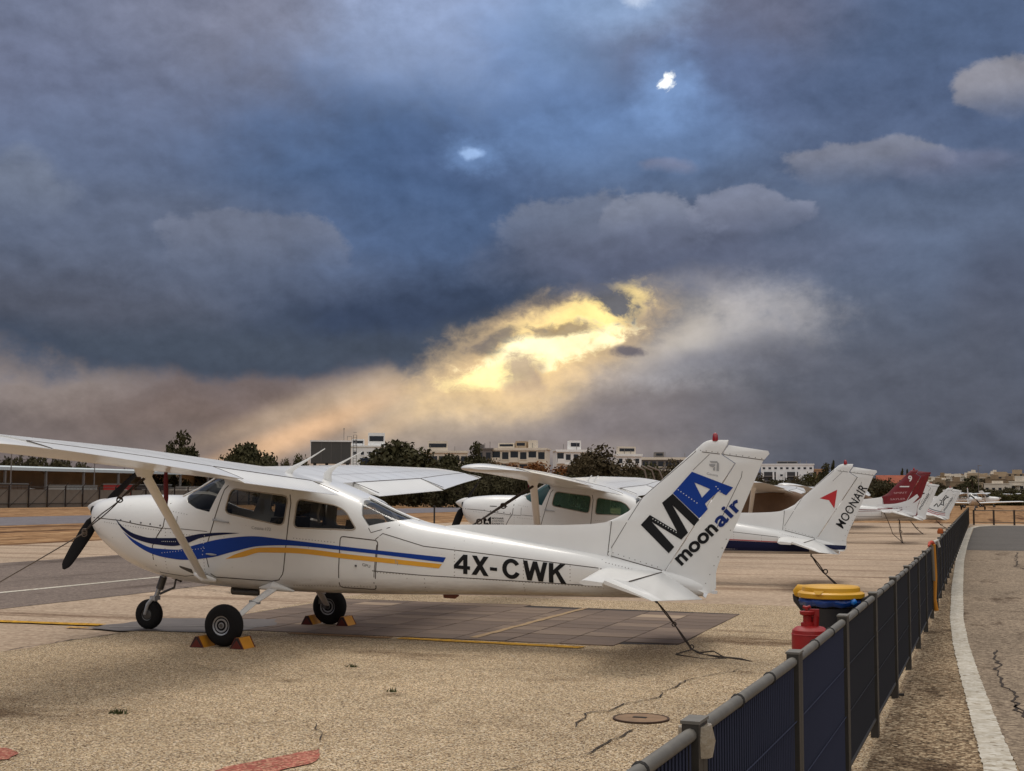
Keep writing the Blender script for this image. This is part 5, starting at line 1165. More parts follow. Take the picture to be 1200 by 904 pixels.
# ------------------------------------------------------------------ yellow lidded bin and red gas cylinder
ylid = mat('bin_yellow', (212, 158, 26), .45, var=.06, vscale=6, coat=.1); bblk = mat('bin_black', (.018, .018, .022), .5); bag = mat('bin_liner_blue', (12, 58, 130), .35, bump=.5, bscale=20)
bp_ = far(972, 579, 10.6); bp_.z = 0; t = thing('round_bin', 'round black bin with yellow lid and blue liner standing behind the fence', 'bin', bp_, R_(-20)); t.scale = (.84, .84, 1.0)
MB().lathe([(.20, 0), (.22, .02), (.245, .70), (.255, .76)], (0, 0, 0), 'z', 40).build('drum', bblk, t, 40)
MB().lathe([(.247, .40), (.262, .41), (.262, .56), (.25, .57)], (0, 0, 0), 'z', 40).build('yellow_band', ylid, t, 40)
lin_ = MB(); rows = []
for k, (r, z) in enumerate(((.264, .775), (.280, .79), (.288, .81), (.264, .835))): rows.append([((r+.008*math.sin(j*2.3+k))*math.cos(2*math.pi*j/48), (r+.008*math.sin(j*2.3+k))*math.sin(2*math.pi*j/48), z+.006*math.sin(j*1.3)) for j in range(48)])
lin_.grid(rows, close_u=True).build('liner', bag, t, 60)
MB().lathe([(.285, .832), (.298, .838), (.300, .868), (.285, .878), (.262, .884), (.258, .912), (.243, .922), (.205, .918), (.19, .924), (0, .93)], (0, 0, 0), 'z', 56).build('lid', ylid, t, 35)
MB().tube([(-.22, 0, .865), (-.33, 0, .87), (-.365, 0, .852)], [.055, .05, .03], 10, True, .9).build('lid_handle', ylid, t, 50)
MB().tube([(-.37, .02, .845), (-.36, .02, .80), (-.30, .02, .74), (-.24, .02, .72)], [.028, .032, .03, .03], 8).build('side_handle', bblk, t, 50)
MB().tube([(.24, .02, .80), (.33, .02, .83), (.40, .02, .86)], .022, 8).build('side_handle', bblk, t, 50)
tab = MB().prism([(-.055, .0), (.055, .0), (.02, -.035), (-.02, -.035)], -.003, .003).build('lid_tab', ylid, t)
tab.location = (.03, -.302, .895); tab.rotation_euler = (R_(-40), 0, 0)
MB().lathe([(0, 0), (.03, .01), (.035, .03), (.015, .05), (0, .055)], (.265, -.10, .79), 'z', 8).build('liner_knot', mat('liner_bright', (30, 120, 210), .3, coat=.4), t, 60)
CP_ = far(947, 579, 9.1)
redp = mat('cylinder_red', (150, 22, 20), .5, var=.12, vscale=8, dirt=((70, 30, 22), .58, .7), bump=.15, bscale=30)
t = thing('gas_cylinder', 'red steel gas cylinder with a guarded valve standing behind the fence', 'gas cylinder', (CP_.x, CP_.y, 0))
MB().lathe([(.10, 0), (.117, .03), (.120, .70), (.115, .728), (.09, .748), (.04, .757), (0, .757)], (0, 0, 0), 'z', 36).build('body', redp, t, 40)
MB().lathe([(.119, .698), (.1235, .702), (.119, .707)], (0, 0, 0), 'z', 36).build('weld_seam', redp, t, 40)
MB().lathe([(.045, .755), (.045, .775), (.03, .78), (.03, .82), (.05, .83), (.052, .85), (0, .855)], (-.015, 0, 0), 'z', 18).build('valve_body', redp, t, 40)
MB().tube([(.035, 0, .755), (.04, 0, .825)], .022, 10).build('valve_outlet', redp, t, 40)
MB().box((.03, 0, .84), (.06, .03, .05)).build('valve_guard', redp, t)
MB().tube([(-.02, 0, .855), (-.02, 0, .88)], .012, 8).tube([(-.045, 0, .878), (-.02, 0, .872), (.005, 0, .882)], .010, 8).build('valve_wheel', redp, t, 40)
MB().tube([(-.06, -.124, .56), (-.045, -.135, .545), (-.045, -.136, .52), (-.06, -.124, .505)], .010, 6).build('bracket', mat('bracket_red', (190, 50, 50), .5), t, 50)
# spare rail behind bin
t = MB().tube([(0, 0, 0), (.35, .05, .01)], .012, 6).build('loose_bar', cb, None, 40); t.location = (-.98, 11.3, .0); tag(t, 'dark bar lying behind the yellow bin', 'bar')

# ------------------------------------------------------------------ trees
bark = mat('bark', (54, 42, 32), .95, var=.2, vscale=5)
def leafm(name, c): return mat(name, c, .85, var=.45, vscale=.9, spec=.2)
LV = {'evergreen': leafm('leaf_evergreen', (66, 62, 38)), 'olive': leafm('leaf_olive', (70, 66, 34)), 'russet': leafm('leaf_russet', (124, 78, 40)), 'brown': leafm('leaf_brown', (80, 68, 46)), 'hedge': leafm('leaf_hedge', (72, 66, 44))}
def crown_mesh(kind, seed, lobes, leaves, size, mname):
    rr = random.Random(seed); mb = MB()
    L = []
    for k in range(lobes):
        a = rr.uniform(0, 6.28); rad = rr.uniform(.15, .55) if k else 0
        if kind == 'cypress': c = Vector((rr.uniform(-.04, .04), rr.uniform(-.04, .04), .15+.8*k/lobes)); r = .16*(1-.75*(k/lobes)**1.6)
        elif kind == 'hedge': c = Vector((rr.uniform(-.8, .8), rr.uniform(-.2, .2), rr.uniform(.06, .72))); r = rr.uniform(.2, .34)
        else:
            c = Vector((rad*math.cos(a)*.75, rad*math.sin(a)*.75, rr.uniform(.42, .90-.75*rad))); r = rr.uniform(.13, .25)*(1.15 if k < 2 else 1)
        L.append((c, r))
    for c, r in L:
        for i in range(leaves//lobes):
            d = Vector((rr.gauss(0, 1), rr.gauss(0, 1), rr.gauss(0, 1))).normalized(); q = rr.random()**.45
            p = c+Vector((d.x*r, d.y*r, d.z*r*(.8 if kind != 'cypress' else 1.6)))*q*rr.uniform(.85, 1.15); s = size*rr.uniform(.5, 1.3)
            u = Vector((rr.gauss(0, 1), rr.gauss(0, 1), rr.gauss(0, 1))).normalized(); v = u.cross(d+Vector((.01, 0, 0))).normalized(); w = v.cross(u)
            if kind != 'cypress' and kind != 'hedge' and q < .3: continue
            mb.add([p-u*s, p+v*s*.6, p+u*s, p-v*s*.55+w*s*.3], [(0, 1, 2), (0, 2, 3)])
    return mb.mesh('crown', LV[mname])
def trunk_mesh(seed):
    rr = random.Random(seed); mb = MB(); mb.tube([(0, 0, -.02), (.01, .0, .25), (.0, .01, .55), (.02, 0, .8)], [.035, .026, .018, .006], 8)
    for k in range(6):
        a = rr.uniform(0, 6.28); z = rr.uniform(.28, .5); mb.tube([(0, 0, z), (.15*math.cos(a), .15*math.sin(a), z+.14), (.32*math.cos(a), .32*math.sin(a), z+.22)], [.015, .010, .004], 6)
    return mb.mesh('trunk', bark, 40)
TM = {}
for key, kind, seed, lobes, leaves, size, mn in (('dense', 'round', 3, 24, 6200, .036, 'evergreen'), ('loose', 'round', 8, 16, 3800, .036, 'evergreen'), ('olive', 'round', 5, 14, 3600, .036, 'olive'), ('russet', 'round', 11, 15, 4200, .036, 'russet'), ('brown', 'round', 14, 16, 4600, .034, 'brown'), ('cypress', 'cypress', 2, 9, 1500, .028, 'evergreen'), ('hedge', 'hedge', 21, 22, 6000, .05, 'hedge'), ('greenhedge', 'hedge', 27, 18, 4600, .05, 'olive')):
    TM[key] = (crown_mesh(kind, seed, lobes, leaves, size, mn), trunk_mesh(seed))
def tree(px, ytop, wpx, dist, key, lab, grp='trees beyond the airfield', cat='tree', hmin=None):
    p = far(px, ytop, dist); h = p.z+.3; w = wpx*dist/F_PX
    t = thing({'hedge': 'hedge_shrub', 'greenhedge': 'hedge_shrub', 'cypress': 'cypress_tree'}.get(key, 'leafy_tree'), lab, cat, (p.x, p.y, -.05 if not hmin else hmin), random.uniform(0, 6.28) if 'hedge' not in key else R_(19), grp)
    if hmin: h -= hmin
    hs = {'hedge': 1.7, 'greenhedge': 1.7, 'cypress': .34}.get(key, .84)
    s = w/hs
    c = put('crown', TM[key][0], t); c.scale = (s, s, h/(.93 if 'hedge' not in key else .98)); k = put('trunk', TM[key][1], t); k.scale = (max(s, h*.4), max(s, h*.4), h*.9)
    return t
tree(214, 513, 46, 230, 'loose', 'dark open crowned tree above the wing, left of the round tree'); tree(200, 524, 28, 232, 'loose', 'small dark tree at the left foot of the open crowned tree')
tree(292, 515, 54, 230, 'dense', 'dark round crowned tree above the wing'); tree(352, 535, 28, 300, 'olive', 'low olive green tree left of the dark cube structure'); tree(334, 540, 20, 300, 'olive', 'lowest olive bush between round tree and dark cube')
tree(474, 512, 76, 200, 'dense', 'biggest dark evergreen tree, right of the white stepped building'); tree(438, 534, 36, 210, 'dense', 'dark tree tucked at the left foot of the biggest evergreen')
tree(532, 529, 46, 215, 'dense', 'dark green tree just right of the biggest evergreen'); tree(558, 525, 38, 220, 'loose', 'upright dark green tree below the roof terrace house'); tree(512, 538, 40, 205, 'dense', 'lower dark tree between the two dark green ones')
for i, (px, yt, w) in enumerate(((600, 543, 50), (632, 541, 54), (660, 546, 46), (618, 549, 44))): tree(px, yt, w, 190, 'russet', ['russet autumn tree under the long balcony building, leftmost', 'russet autumn tree below the middle of the balcony building', 'russet autumn tree, rightmost of the russet group', 'lower russet tree in front of the others'][i], 'russet autumn trees')
tree(704, 524, 66, 185, 'brown', 'tall dark brown tree between the two white villas'); tree(686, 534, 44, 180, 'brown', 'dark brown tree left of the tallest brown one'); tree(738, 541, 40, 185, 'brown', 'dark brown tree in front of the second white villa'); tree(764, 546, 40, 180, 'olive', 'grey green tree right of the second white villa'); tree(790, 541, 46, 175, 'brown', 'brown tree near the arched frame, left of the tall fin')
tree(578, 540, 34, 185, 'brown', 'brown tree left of the russet group')
tree(968, 548, 26, 260, 'loose', 'dark tree left of the lone cypress'); tree(976, 542, 7, 262, 'cypress', 'lone thin cypress behind the red arrow fin'); tree(952, 556, 30, 240, 'olive', 'olive tree in front of the pale flat roofed block'); tree(935, 560, 30, 240, 'brown', 'brown tree below the white office block')
tree(890, 556, 24, 250, 'brown', 'brown tree at the left end of the white office block')
tree(1008, 553, 26, 300, 'dense', 'dark tree left of the red roofs'); tree(1024, 560, 26, 290, 'brown', 'brown tree in front of the red roofs'); tree(1057, 551, 6, 420, 'cypress', 'left one of the paired cypresses'); tree(1063, 552, 6, 425, 'cypress', 'right one of the paired cypresses')
rnd = random.Random(12)
hp = [(px, rnd.uniform(552, 560) if px < 870 else rnd.uniform(562, 567), rnd.uniform(46, 64), 165+rnd.uniform(-8, 12)) for px in range(330, 1060, 30)]
for px, yt, w, d in hp: tree(px, yt, w, d, 'hedge', 'dark brown shrub in the hedge behind the parked aircraft', 'hedge shrubs behind the parked aircraft', 'shrub')
for px in range(0, 250, 28): tree(px, rnd.uniform(531, 538) if px < 100 else rnd.uniform(548, 556), 50, 205+rnd.uniform(-10, 10), 'hedge', 'dark shrub behind the open hangar roofs on the left', 'dark shrubs behind the hangars', 'shrub')
# palm
def palm(px, ytop, dist):
    p = far(px, ytop, dist); h = p.z; t = thing('palm_tree', 'lone palm in front of the hillside town', 'palm', (p.x, p.y, 0))
    MB().tube([(0, 0, -.1), (.1, 0, h*.5), (0, 0, h*.86)], [.35, .28, .25], 8).build('trunk', bark, t, 40)
    mb = MB(); rr = random.Random(5)
    for i in range(46):
        a = rr.uniform(0, 6.28); e = rr.uniform(-.3, 1.2); L_ = rr.uniform(1.8, 2.9); d = Vector((math.cos(a), math.sin(a), 0)); n = Vector((-d.y, d.x, 0)); pr = []
        for k in range(7): s = k/6; q = Vector((0, 0, h*.86))+d*L_*s*math.cos(e*(1-s*.3))+Vector((0, 0, L_*s*math.sin(e)-1.6*s*s)); pr.append([q-n*.28*(1-abs(2*s-.8)*.6)+Vector((0, 0, -.1)), q, q+n*.28*(1-abs(2*s-.8)*.6)+Vector((0, 0, -.1))])
        mb.grid(pr)
    mb.build('crown', LV['evergreen'], t)
palm(1139, 556, 420)

# ------------------------------------------------------------------ buildings
def face_yaw(px, extra=0): return -R_(azel(px, 570)[0])+R_(extra)
PANE = mat('far_glass', (40, 44, 50), .2, spec=.6); 
def block(lab, px0, px1, ytop, dist, wall, floors, bays, roofs=(), extra=0, name='apartment_building', win=(.55, .5), slab=None, depth=None, base=0., bal=(), ybot=None, paneM=None):
    c = (px0+px1)/2; p = far(c, ytop, dist); H = p.z-base; Wd = (px1-px0)*dist/F_PX; D = depth or Wd*.6
    t = thing(name, lab, 'building', (p.x, p.y, base), face_yaw(c, extra), 'buildings beyond the airfield')
    MB().b2((-Wd/2, 0, -1), (Wd/2, D, H)).build('wall', wall, t)
    MB().b2((-Wd/2-.25, -.25, H), (Wd/2+.25, D+.25, H+.35)).build('parapet', slab or wall, t)
    fh = H/floors; bw = Wd/bays
    wm = MB().b2((-bw*win[0]/2, -.06, -fh*win[1]/2), (bw*win[0]/2, .05, fh*win[1]/2)).mesh('window', paneM or PANE)
    fm = MB().b2((-bw*win[0]/2-.12, -.14, -fh*win[1]/2-.16), (bw*win[0]/2+.12, .04, -fh*win[1]/2)).mesh('sill', slab or wall)
    low = 579-(EYE*0) ; n = 0
    for f in range(floors):
        z = (f+.52)*fh
        if base == 0 and z < H*.25 and floors > 3: continue
        for b in range(bays):
            x = -Wd/2+(b+.5)*bw
            if (f, b) in bal: continue
            w = put('window', wm, t, (x, 0, z)); put('sill', fm, w)
        if slab: MB().b2((-Wd/2-.1, -.35, (f+1)*fh-.22), (Wd/2+.1, -.002, (f+1)*fh-.02)).build('floor_slab', slab, t)
    for f, b in bal:
        x = -Wd/2+(b+.5)*bw; z = f*fh
        MB().b2((x-bw*.48, -1.2, z), (x+bw*.48, -.003, z+.2)).b2((x-bw*.48, -1.2, z+.2), (x+bw*.48, -1.1, z+1.05)).build('balcony', slab or wall, t)
        MB().b2((x-bw*.42, -.05, z+.3), (x+bw*.42, .02, z+fh*.85)).build('window', paneM or PANE, t)
    for (a, b, h, m_) in roofs:
        x0 = -Wd/2+a*Wd; x1 = -Wd/2+b*Wd; q = MB().b2((x0, D*.2, H+.352), (x1, D*.7, H+.35+h)).build('roof_room', m_, t)
        if x1-x0 > 2: MB().b2((x0+.3, D*.2-.05, H+.35+h*.35), (x1-.3, D*.2-.001, H+.35+h*.75)).build('window', PANE, q)
    rr = random.Random(int(px0))
    for k in range(max(2, int(Wd/5))):
        x = rr.uniform(-Wd/2+.5, Wd/2-.5); MB().tube([(x, D*.1, H+.3), (x, D*.1, H+rr.uniform(1.0, 1.9))], .06, 6).build('roof_pipe', mat('roof_metal', (120, 116, 112), .6), t)
    return t
cw = mat('wall_white', (236, 233, 228), .85, var=.06, vscale=.3); cc = mat('wall_cream', (220, 208, 190), .85, var=.08, vscale=.3); cgy = mat('wall_grey', (116, 110, 106), .85, var=.06, vscale=.3); ctn = mat('wall_tan', (180, 158, 130), .85, var=.08, vscale=.3); wht = mat('wall_bright', (240, 239, 236), .8)
block('white stepped building right of the dark cube structure', 412, 455, 524, 330, wht, 4, 5, ((.0, .35, 1.6, wht), (.45, .9, 3.2, wht)), win=(.4, .25))
block('cream building with long flat roof behind the biggest evergreen', 496, 548, 530, 330, cc, 3, 6, ((.1, .55, 2.4, cc),), slab=cc, win=(.8, .45))
block('small grey building left of the long balcony block', 558, 577, 527, 300, cgy, 4, 2, ((.1, .5, .8, cgy),))
block('long cream apartment block with balconies and roof rooms', 576, 640, 527, 300, cc, 4, 6, ((.1, .4, 1.2, cc), (.42, .62, 1.6, ctn), (.66, .8, 1.8, cc)), slab=cc, win=(.7, .55), bal=((3, 0), (3, 2), (3, 4), (2, 1), (2, 3)), extra=-8)
block('white villa with dark upper windows above the russet trees', 652, 698, 529, 290, cw, 4, 5, ((.35, .65, 2.0, cw),), slab=cw, win=(.6, .45), bal=((3, 0), (3, 4)), extra=10)
block('white villa with roof terrace right of the tall brown tree', 722, 752, 534, 290, cw, 4, 3, ((.1, .8, 1.6, cc),), slab=cw, win=(.45, .4), extra=14)
block('grey flat building partly behind the tall lettered fin', 752, 806, 538, 300, cgy, 4, 6, ((.3, .5, 1.2, cgy),), slab=cc, win=(.7, .5), extra=6)
# arched steel frame
o = MB(); p = far(766, 560, 150)
t = thing('arched_frame', 'curved steel frame standing left of the tall lettered fin', 'frame', (p.x, p.y, 0), face_yaw(766))
for k in range(3): MB().tube([(-.8+k*.9, 0, 0), (-.8+k*.9, 0, 3.4), (-1.0+k*.8, 0, 4.3), (-1.9+k*.6, 0, 4.8)], .09, 6).build('hoop', mat('frame_grey', (120, 108, 98), .7), t, 40)
MB().tube([(-.8, 0, 2.0), (1.0, 0, 2.0)], .05, 6).build('crossbar', MATS['frame_grey'], t)
# white office block with two recessed bays
t = block('white office block with two dark balcony bays behind the fins', 893, 952, 545, 420, wht, 5, 9, ((.3, .7, .8, cgy),), win=(.45, .28), name='office_building', bal=())
dkb = mat('bay_dark', (62, 60, 62), .7); Wd = 59*420/F_PX; H = far(922, 545, 420).z
for a, b in ((.02, .30), (.46, .72)):
    x0, x1 = -Wd/2+a*Wd, -Wd/2+b*Wd; q = MB().b2((x0, -.5, 0), (x1, -.10, H*.80)).build('balcony_bay', dkb, t)
    for k in range(5): MB().b2((x0, -1.0, H*.10+k*H*.14), (x1, -.502, H*.10+k*H*.14+.35)).build('balcony', cgy, q)
    for xx in (x0+.3, (x0+x1)/2+1.2, x1): MB().b2((xx-.25, -1.1, 0), (xx+.25, -.45, H*.80)).build('pier', wht, q)
block('pale orange flat roofed building right of the white office block', 953, 968, 551, 430, mat('wall_peach', (178, 140, 108), .85), 4, 3)
rt = mat('roof_tile', (150, 76, 50), .85, var=.15, vscale=1)
def gabled(lab, px0, px1, ytop, dist, base=0, wall=ctn, roof=rt, grp='buildings beyond the airfield'):
    c = (px0+px1)/2; p = far(c, ytop, dist); H = p.z-base; Wd = (px1-px0)*dist/F_PX; D = Wd*.7; t = thing('tiled_house', lab, 'house', (p.x, p.y, base), face_yaw(c, 5), grp)
    MB().b2((-Wd/2, 0, -1), (Wd/2, D, H*.7)).build('wall', wall, t); MB().prism([(-.4, H*.7+.01), (D+.4, H*.7+.01), (D*.5, H)], -Wd/2-.4, Wd/2+.4, 'yz').build('roof', roof, t)
    for k in range(3): MB().b2((-Wd/2+Wd*(k+.3)/3, -.05, H*.35), (-Wd/2+Wd*(k+.7)/3, .02, H*.55)).build('window', PANE, t)
gabled('long low house with red tiled roof behind the lettered rudder', 1030, 1060, 557, 360); gabled('smaller red roofed house left of the long one', 1018, 1034, 561, 350); gabled('low tiled house in front of the hillside', 1062, 1090, 566, 380)
# dark cube (tank screen) with ladder and mast
p = far(388, 518, 180); zt = p.z; zb = far(388, 543, 180).z; Wd = 46*180/F_PX
t = thing('rooftop_tank', 'dark grey box shaped tank on legs with ladder and mast', 'tank', (p.x, p.y, 0), face_yaw(388))
dg = mat('tank_grey', (76, 74, 70), .7, var=.08, vscale=.6)
body = MB().b2((-Wd/2, 0, zb), (Wd/2, Wd*.8, zt)).build('tank_body', dg, t)
for k in range(3): MB().b2((-Wd/2+.05+Wd*(k+1)/4-.05, -.03, zb), (-Wd/2+.05+Wd*(k+1)/4, -.001, zt)).build('panel_joint', cgy, body)
MB().b2((-Wd/2-.12, -.1, zt), (Wd/2+.12, Wd*.8+.1, zt+.2)).build('rim', cw, t); MB().b2((-Wd/2-.1, -.08, zb), (-Wd/2-.001, .1, zt)).build('corner_post', cw, t)
for x in (-Wd*.4, -Wd*.1, Wd*.2, Wd*.42): MB().b2((x-.2, .3, 0), (x+.2, .7, zb)).build('leg', dg, t)
MB().b2((-Wd*.3, .2, 0), (Wd*.35, Wd*.6, zb-.25)).build('pump_room', mat('shed_brown', (70, 52, 40), .9), t)
la = MB()
for s in (0, .45): la.tube([(Wd/2+.3+s, -.1, zb-.6), (Wd/2+.3+s, -.1, zt+.9)], .04, 5)
for k in range(14): la.tube([(Wd/2+.3, -.1, zb-.4+k*.35), (Wd/2+.75, -.1, zb-.4+k*.35)], .03, 5)
la.build('ladder', MATS['roof_metal'], t); MB().tube([(Wd*.32, .5, zt), (Wd*.32, .5, zt+1.7)], .035, 6).build('mast', MATS['roof_metal'], t); MB().lathe([(0, 0), (.12, .05), (0, .2)], (Wd*.32, .5, zt+1.7), 'z', 8).build('mast_lamp', dg, t)
la = MB()
for s in (-.5, .1): la.tube([(Wd/2+.0+s, .3, zt+.2), (Wd/2+.0+s, .3, zt+.75)], .03, 5)
la.tube([(Wd/2-.5, .3, zt+.75), (Wd/2+.1, .3, zt+.75)], .03, 5).build('guard_rail', MATS['roof_metal'], t)
# dark cabinet beside it
p = far(431, 538, 200); o = MB().b2((-1.1, 0, 0), (1.1, 1.5, p.z)).b2((-1.2, -.1, p.z), (1.2, 1.6, p.z+.12)).build('plant_cabinet', mat('cabinet_navy', (50, 58, 72), .6)); o.location = (p.x, p.y, 0); o.rotation_euler.z = face_yaw(431); tag(o, 'dark blue cabinet standing at the foot of the white stepped building', 'cabinet')

# ------------------------------------------------------------------ hillside town on the right
def hill_h(px, d):
    a = float(np.interp(px, [1000, 1050, 1085, 1130, 1200, 1300, 1500], [0, .25, .75, 1.0, 1.0, 1.0, .8])); return a*float(np.interp(d, [430, 520, 700, 900, 1200], [0, 1.0, 6.0, 11.0, 11.5]))
V = []; PX = [980, 1020, 1050, 1085, 1130, 1180, 1240, 1320, 1450, 1600]; DS = [430, 520, 600, 700, 800, 900, 1050, 1200]
for d in DS:
    for px in PX:
        q = far(px, 579, d); V.append((q.x, q.y, hill_h(px, d)-.3))
me = bpy.data.meshes.new('hill_terrain'); n = len(PX); me.from_pydata(V, [], [(i*n+j, i*n+j+1, (i+1)*n+j+1, (i+1)*n+j) for i in range(len(DS)-1) for j in range(n-1)]); me.materials.append(gmat('hill_scrub', [(.2, (56, 46, 34)), (.6, (92, 80, 60)), (.9, (120, 104, 80))], .25, .4, .95, 0, patch=.2)); struct(put('hill_terrain', me))
hs_ = mat('wall_stone', (146, 124, 98), .9, var=.1, vscale=.4)
def house_proto(i):
    rr = random.Random(i); t = thing('hillside_house', '', 'house'); w, d, h = rr.uniform(5, 12), rr.uniform(6, 9), rr.uniform(3.2, 6.2); wm_ = (ctn, cc, hs_, cc, ctn)[i % 5]
    MB().b2((-w/2, 0, -3), (w/2, d, h)).b2((-w/2-.2, -.2, h), (w/2+.2, d+.2, h+.4)).build('wall', wm_, t)
    MB().b2((-w*.2, 1, h+.41), (w*rr.uniform(.1, .35), d-2, h+rr.uniform(1.8, 3))).build('roof_room', wm_, t)
    k = int(w/2.6)
    wd = MB().b2((-.65, -.05, -.6), (.65, .02, .6)).mesh('window', PANE)
    for f in range(2 if h > 5.5 else 1):
        for j in range(k): put('window', wd, t, (-w/2+(j+.5)*w/k, 0, 1.8+f*3+.3))
    if i % 2: MB().b2((-w*.3, -1.2, 2.9), (w*.2, -.003, 3.1)).build('balcony', wm_, t)
    return t
HPR = [house_proto(i) for i in range(8)]
rnd = random.Random(33); first = True; cnt = 0
for row, (d, step) in enumerate(((600, 17), (650, 15), (700, 14), (760, 12), (820, 11), (870, 10), (905, 10))):
    px = 1078+rnd.uniform(-6, 6)
    while px < 1300:
        k = rnd.randrange(8); src = HPR[k]; 
        t = src if cnt < 6 and False else copy_tree(src)
        q = far(px, 579, d+rnd.uniform(-20, 20)); t.location = (q.x, q.y, hill_h(px, d)-.3); t.rotation_euler.z = face_yaw(px, rnd.uniform(-18, 18)); t.scale = (1, 1, rnd.uniform(.7, 1.0))
        t['label'] = ('pale flat roofed house on the lower slope of the hillside town' if row < 2 else 'pale flat roofed house high up in the hillside town'); t['group'] = 'houses of the hillside town'; cnt += 1
        px += step*rnd.uniform(.9, 1.6)
for src in HPR:
    for c in list(src.children): bpy.data.objects.remove(c)
    bpy.data.objects.remove(src)
for i in range(60):
    px = rnd.uniform(1066, 1290); d = rnd.choice([600, 660, 730, 800]); key = rnd.choice(['brown', 'dense', 'brown', 'olive'])
    q = far(px, 579, d); t = thing('leafy_tree', 'dark tree among the hillside houses', 'tree', (q.x, q.y, hill_h(px, d)-.5), rnd.uniform(0, 6), 'trees among the hillside houses'); c = put('crown', TM[key][0], t); s = rnd.uniform(6, 11); c.scale = (s, s, s*.6); k = put('trunk', TM[key][1], t); k.scale = (s, s, s*.55)
q = far(1088.5, 579, 880); t = thing('cypress_tree', 'dark pointed tree on the skyline above the red fin', 'tree', (q.x, q.y, hill_h(1088, 880)-1), 0); c = put('crown', TM['cypress'][0], t); c.scale = (11, 11, 8); k = put('trunk', TM['cypress'][1], t); k.scale = (9, 9, 6)
# hedge line in front of the hillside
for i in range(22):
    px = 1052+i*13; d = 330+rnd.uniform(-15, 25); tree(px, rnd.uniform(570, 575), 34, d, 'hedge' if i % 3 else 'greenhedge', 'dark shrub in the hedge below the hillside town', 'hedge below the hillside town', 'shrub')
for i in range(14): 
    px = 1120+i*14; tree(px, rnd.uniform(576, 578), 30, 240+rnd.uniform(-10, 10), 'greenhedge', 'green shrub along the grass verge beyond the road', 'green shrubs along the verge', 'shrub')
# ------------------------------------------------------------------ left background: airfield fence, open hangars
fd = mat('fence_dark', (44, 34, 28), .8); fp = MB().b2((-.06, -.06, 0), (.06, .06, 2.35)).tube([(0, 0, 2.3), (.35, 0, 2.7)], .04, 4).mesh('post', fd); fr_ = MB().tube([(0, 0, 2.2), (0, 3, 2.2)], .035, 4).tube([(0, 0, .45), (0, 3, .45)], .035, 4).tube([(0, 0, .1), (0, 3, 2.1)], .03, 4).mesh('rail', fd)
wl_ = mat('mesh_screen', (112, 104, 94), .9, var=.15, vscale=.7); fs_ = MB().b2((-.14, .06, 0), (-.10, 2.94, 1.95)).mesh('screen_panel', wl_)
for i in range(66):
    t = thing('perimeter_fence_section', 'dark posted perimeter fence section beyond the runway, '+ORD(i+1)+' from the left', 'fence', (-95, 62+i*3, -.05), 0, 'perimeter fence beyond the runway'); put('post', fp, t); put('rail', fr_, t); put('screen_panel', fs_, t)
def shed(y0, y1, x, z, lab, roof, depth=9, wall=True):
    t = thing('open_hangar', lab, 'hangar', (x, y0, 0), 0, 'open hangars on the left'); L_ = y1-y0
    MB().prism([(0, z), (-depth, z+.5), (-depth, z+.75), (0, z+.35)], 0, L_, 'xz').build('roof', roof, t)
    for k in range(int(L_/7)+1): MB().b2((-.3, k*7, -.1), (-.05, k*7+.22, z)).build('column', cgy, t)
    if wall: MB().b2((-depth, 0, -.1), (-depth+.2, L_, z+.4)).build('rear_wall', mat('hangar_wall', (206, 180, 148), .9, var=.15, vscale=.4), t)
    return t
rfw = mat('sheet_roof', (196, 204, 204), .6, var=.06, vscale=.3); rfd = mat('sheet_roof_dark', (120, 118, 114), .6)
shed(95, 168, -104, 4.1, 'long pale roofed open hangar beyond the fence, behind the propeller', rfw); shed(60, 92, -106, 3.0, 'lower open hangar at the far left edge', rfd, 8); shed(172, 235, -106, 3.9, 'pale roofed hangar farther right, behind the cabin', rfw, 8)
rnd = random.Random(9)
def crate(x, y, w, d, h, m_, lab, name='storage_box', cat='box'):
    t = thing(name, lab, cat, (x, y, -.04)); MB().b2((-w/2, -d/2, 0), (w/2, d/2, h)).build('body', m_, t); MB().b2((-w/2-.05, -d/2-.05, h), (w/2+.05, d/2+.05, h+.12)).build('lid', rfd, t)
    for k in range(int(d/.6)): MB().b2((w/2, -d/2+.3+k*.6, .15), (w/2+.04, -d/2+.36+k*.6, h-.15)).build('rib', m_, t)
    return t
crate(-100, 118, 2.4, 5, 2.5, mat('crate_brown', (92, 72, 56), .9), 'brown shed box behind the fence, left of the red sign'); crate(-101, 131, 2.4, 6, 2.4, mat('crate_grey', (150, 148, 142), .8), 'pale container behind the fence under the hangar roof'); crate(-100, 146, 2.4, 4, 2.6, mat('crate_dark', (48, 40, 38), .8), 'dark container right of the red and white one')
crate(-101, 157, 2.4, 6, 2.4, mat('crate_white', (176, 172, 164), .8), 'white container right end behind the fence'); crate(-101, 105, 2.4, 6, 2.6, mat('crate_umber', (70, 52, 42), .9), 'dark brown container near the left frame edge')
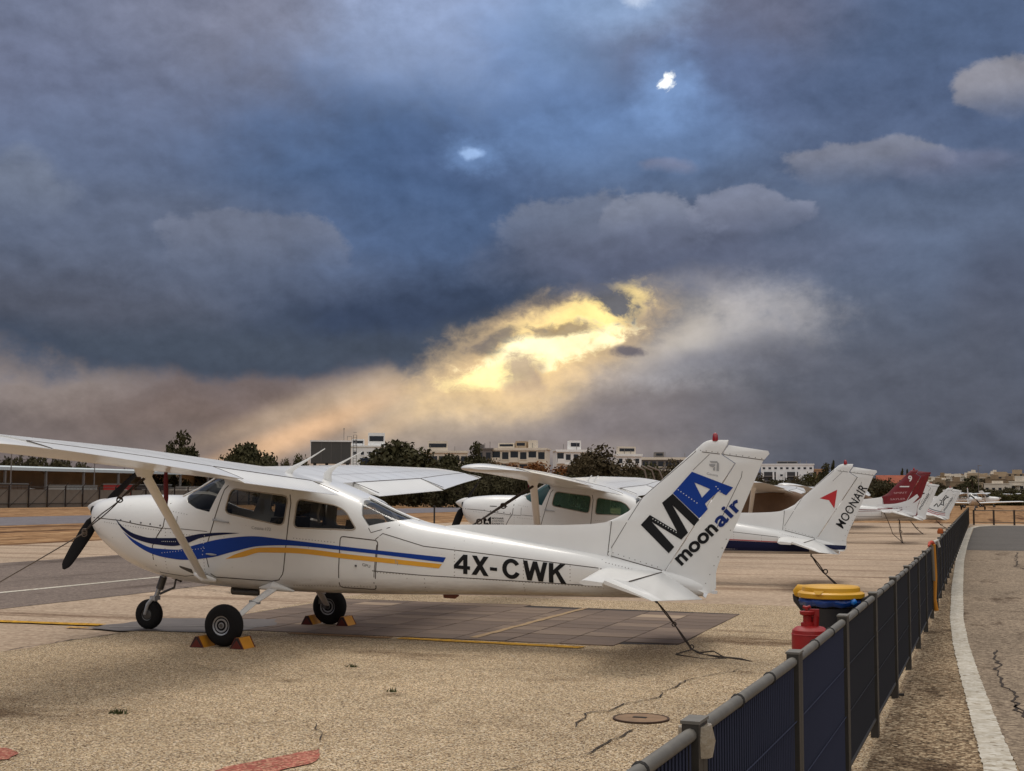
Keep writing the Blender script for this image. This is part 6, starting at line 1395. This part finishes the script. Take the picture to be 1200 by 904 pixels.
t = crate(-100, 138.5, 2.0, 3.4, 2.6, mat('crate_red', (156, 44, 40), .7), 'red and white box sign behind the fence'); MB().b2((1.045, -.9, .6), (1.06, .2, 2.0)).build('white_panel', cw, t)
cl_c = [(120, 96, 72), (64, 56, 52), (168, 160, 148), (92, 70, 54), (60, 78, 92), (150, 132, 104)]
for i in range(14):
    y_ = 74+i*9.5+rnd.uniform(-2, 2); c_ = cl_c[i % 6]
    crate(-98.2+rnd.uniform(-.6, .6), y_, rnd.uniform(1, 2.2), rnd.uniform(1.2, 4), rnd.uniform(1.0, 3.0), mat('clutter_%d' % (i % 6), c_, .9, var=.2, vscale=1), ['tan', 'charcoal', 'pale', 'brown', 'blue grey', 'sand'][i % 6]+' box standing under the hangar roofs, '+ORD(i+1)+' from the left')
for i, (x, y, lab) in enumerate(((-99, 88, 'white van parked behind the fence at the left edge'), (-99, 176, 'dark van parked behind the fence right of the containers'))):
    vm = (cw, mat('van_dark', (44, 44, 48), .4, coat=.4))[i]; t = thing('parked_van', lab, 'van', (x, y, 0), R_(90))
    MB().prism([(-2.3, .35), (2.2, .35), (2.3, .9), (1.7, 1.15), (1.1, 1.95), (-2.2, 2.0), (-2.35, 1.0)], -.9, .9).build('body', vm, t)
    MB().prism([(1.12, 1.25), (1.62, 1.2), (1.15, 1.85), (.4, 1.85), (.4, 1.25)], -.92, .92).build('window', PANE, t)
    for a in (-1.5, 1.4):
        for s in (-1, 1): MB().lathe([(0, -.1), (.3, -.1), (.34, -.05), (.34, .05), (.3, .1), (0, .1)], (a, s*.85, .34), 'y', 16).build('wheel', MATS['tyre_rubber'], t)
# parked aircraft with pale wings behind the fence
# light poles
for i, (px, d, zt_) in enumerate(((12, 150, 6), (110, 165, 5), (1147, 300, 8))):
    q = far(px, 579, d); t = thing('lamp_post', ['thin grey lamp post at the far left', 'thin lamp post behind the propeller', 'thin pale mast by the palm'][i], 'lamp post', (q.x, q.y, 0)); MB().tube([(0, 0, 0), (0, 0, zt_)], [.09, .05], 6).build('pole', cgy, t); MB().box((.3, 0, zt_), (.8, .2, .1)).build('lamp_head', cgy, t)
SC.render.engine = 'CYCLES'
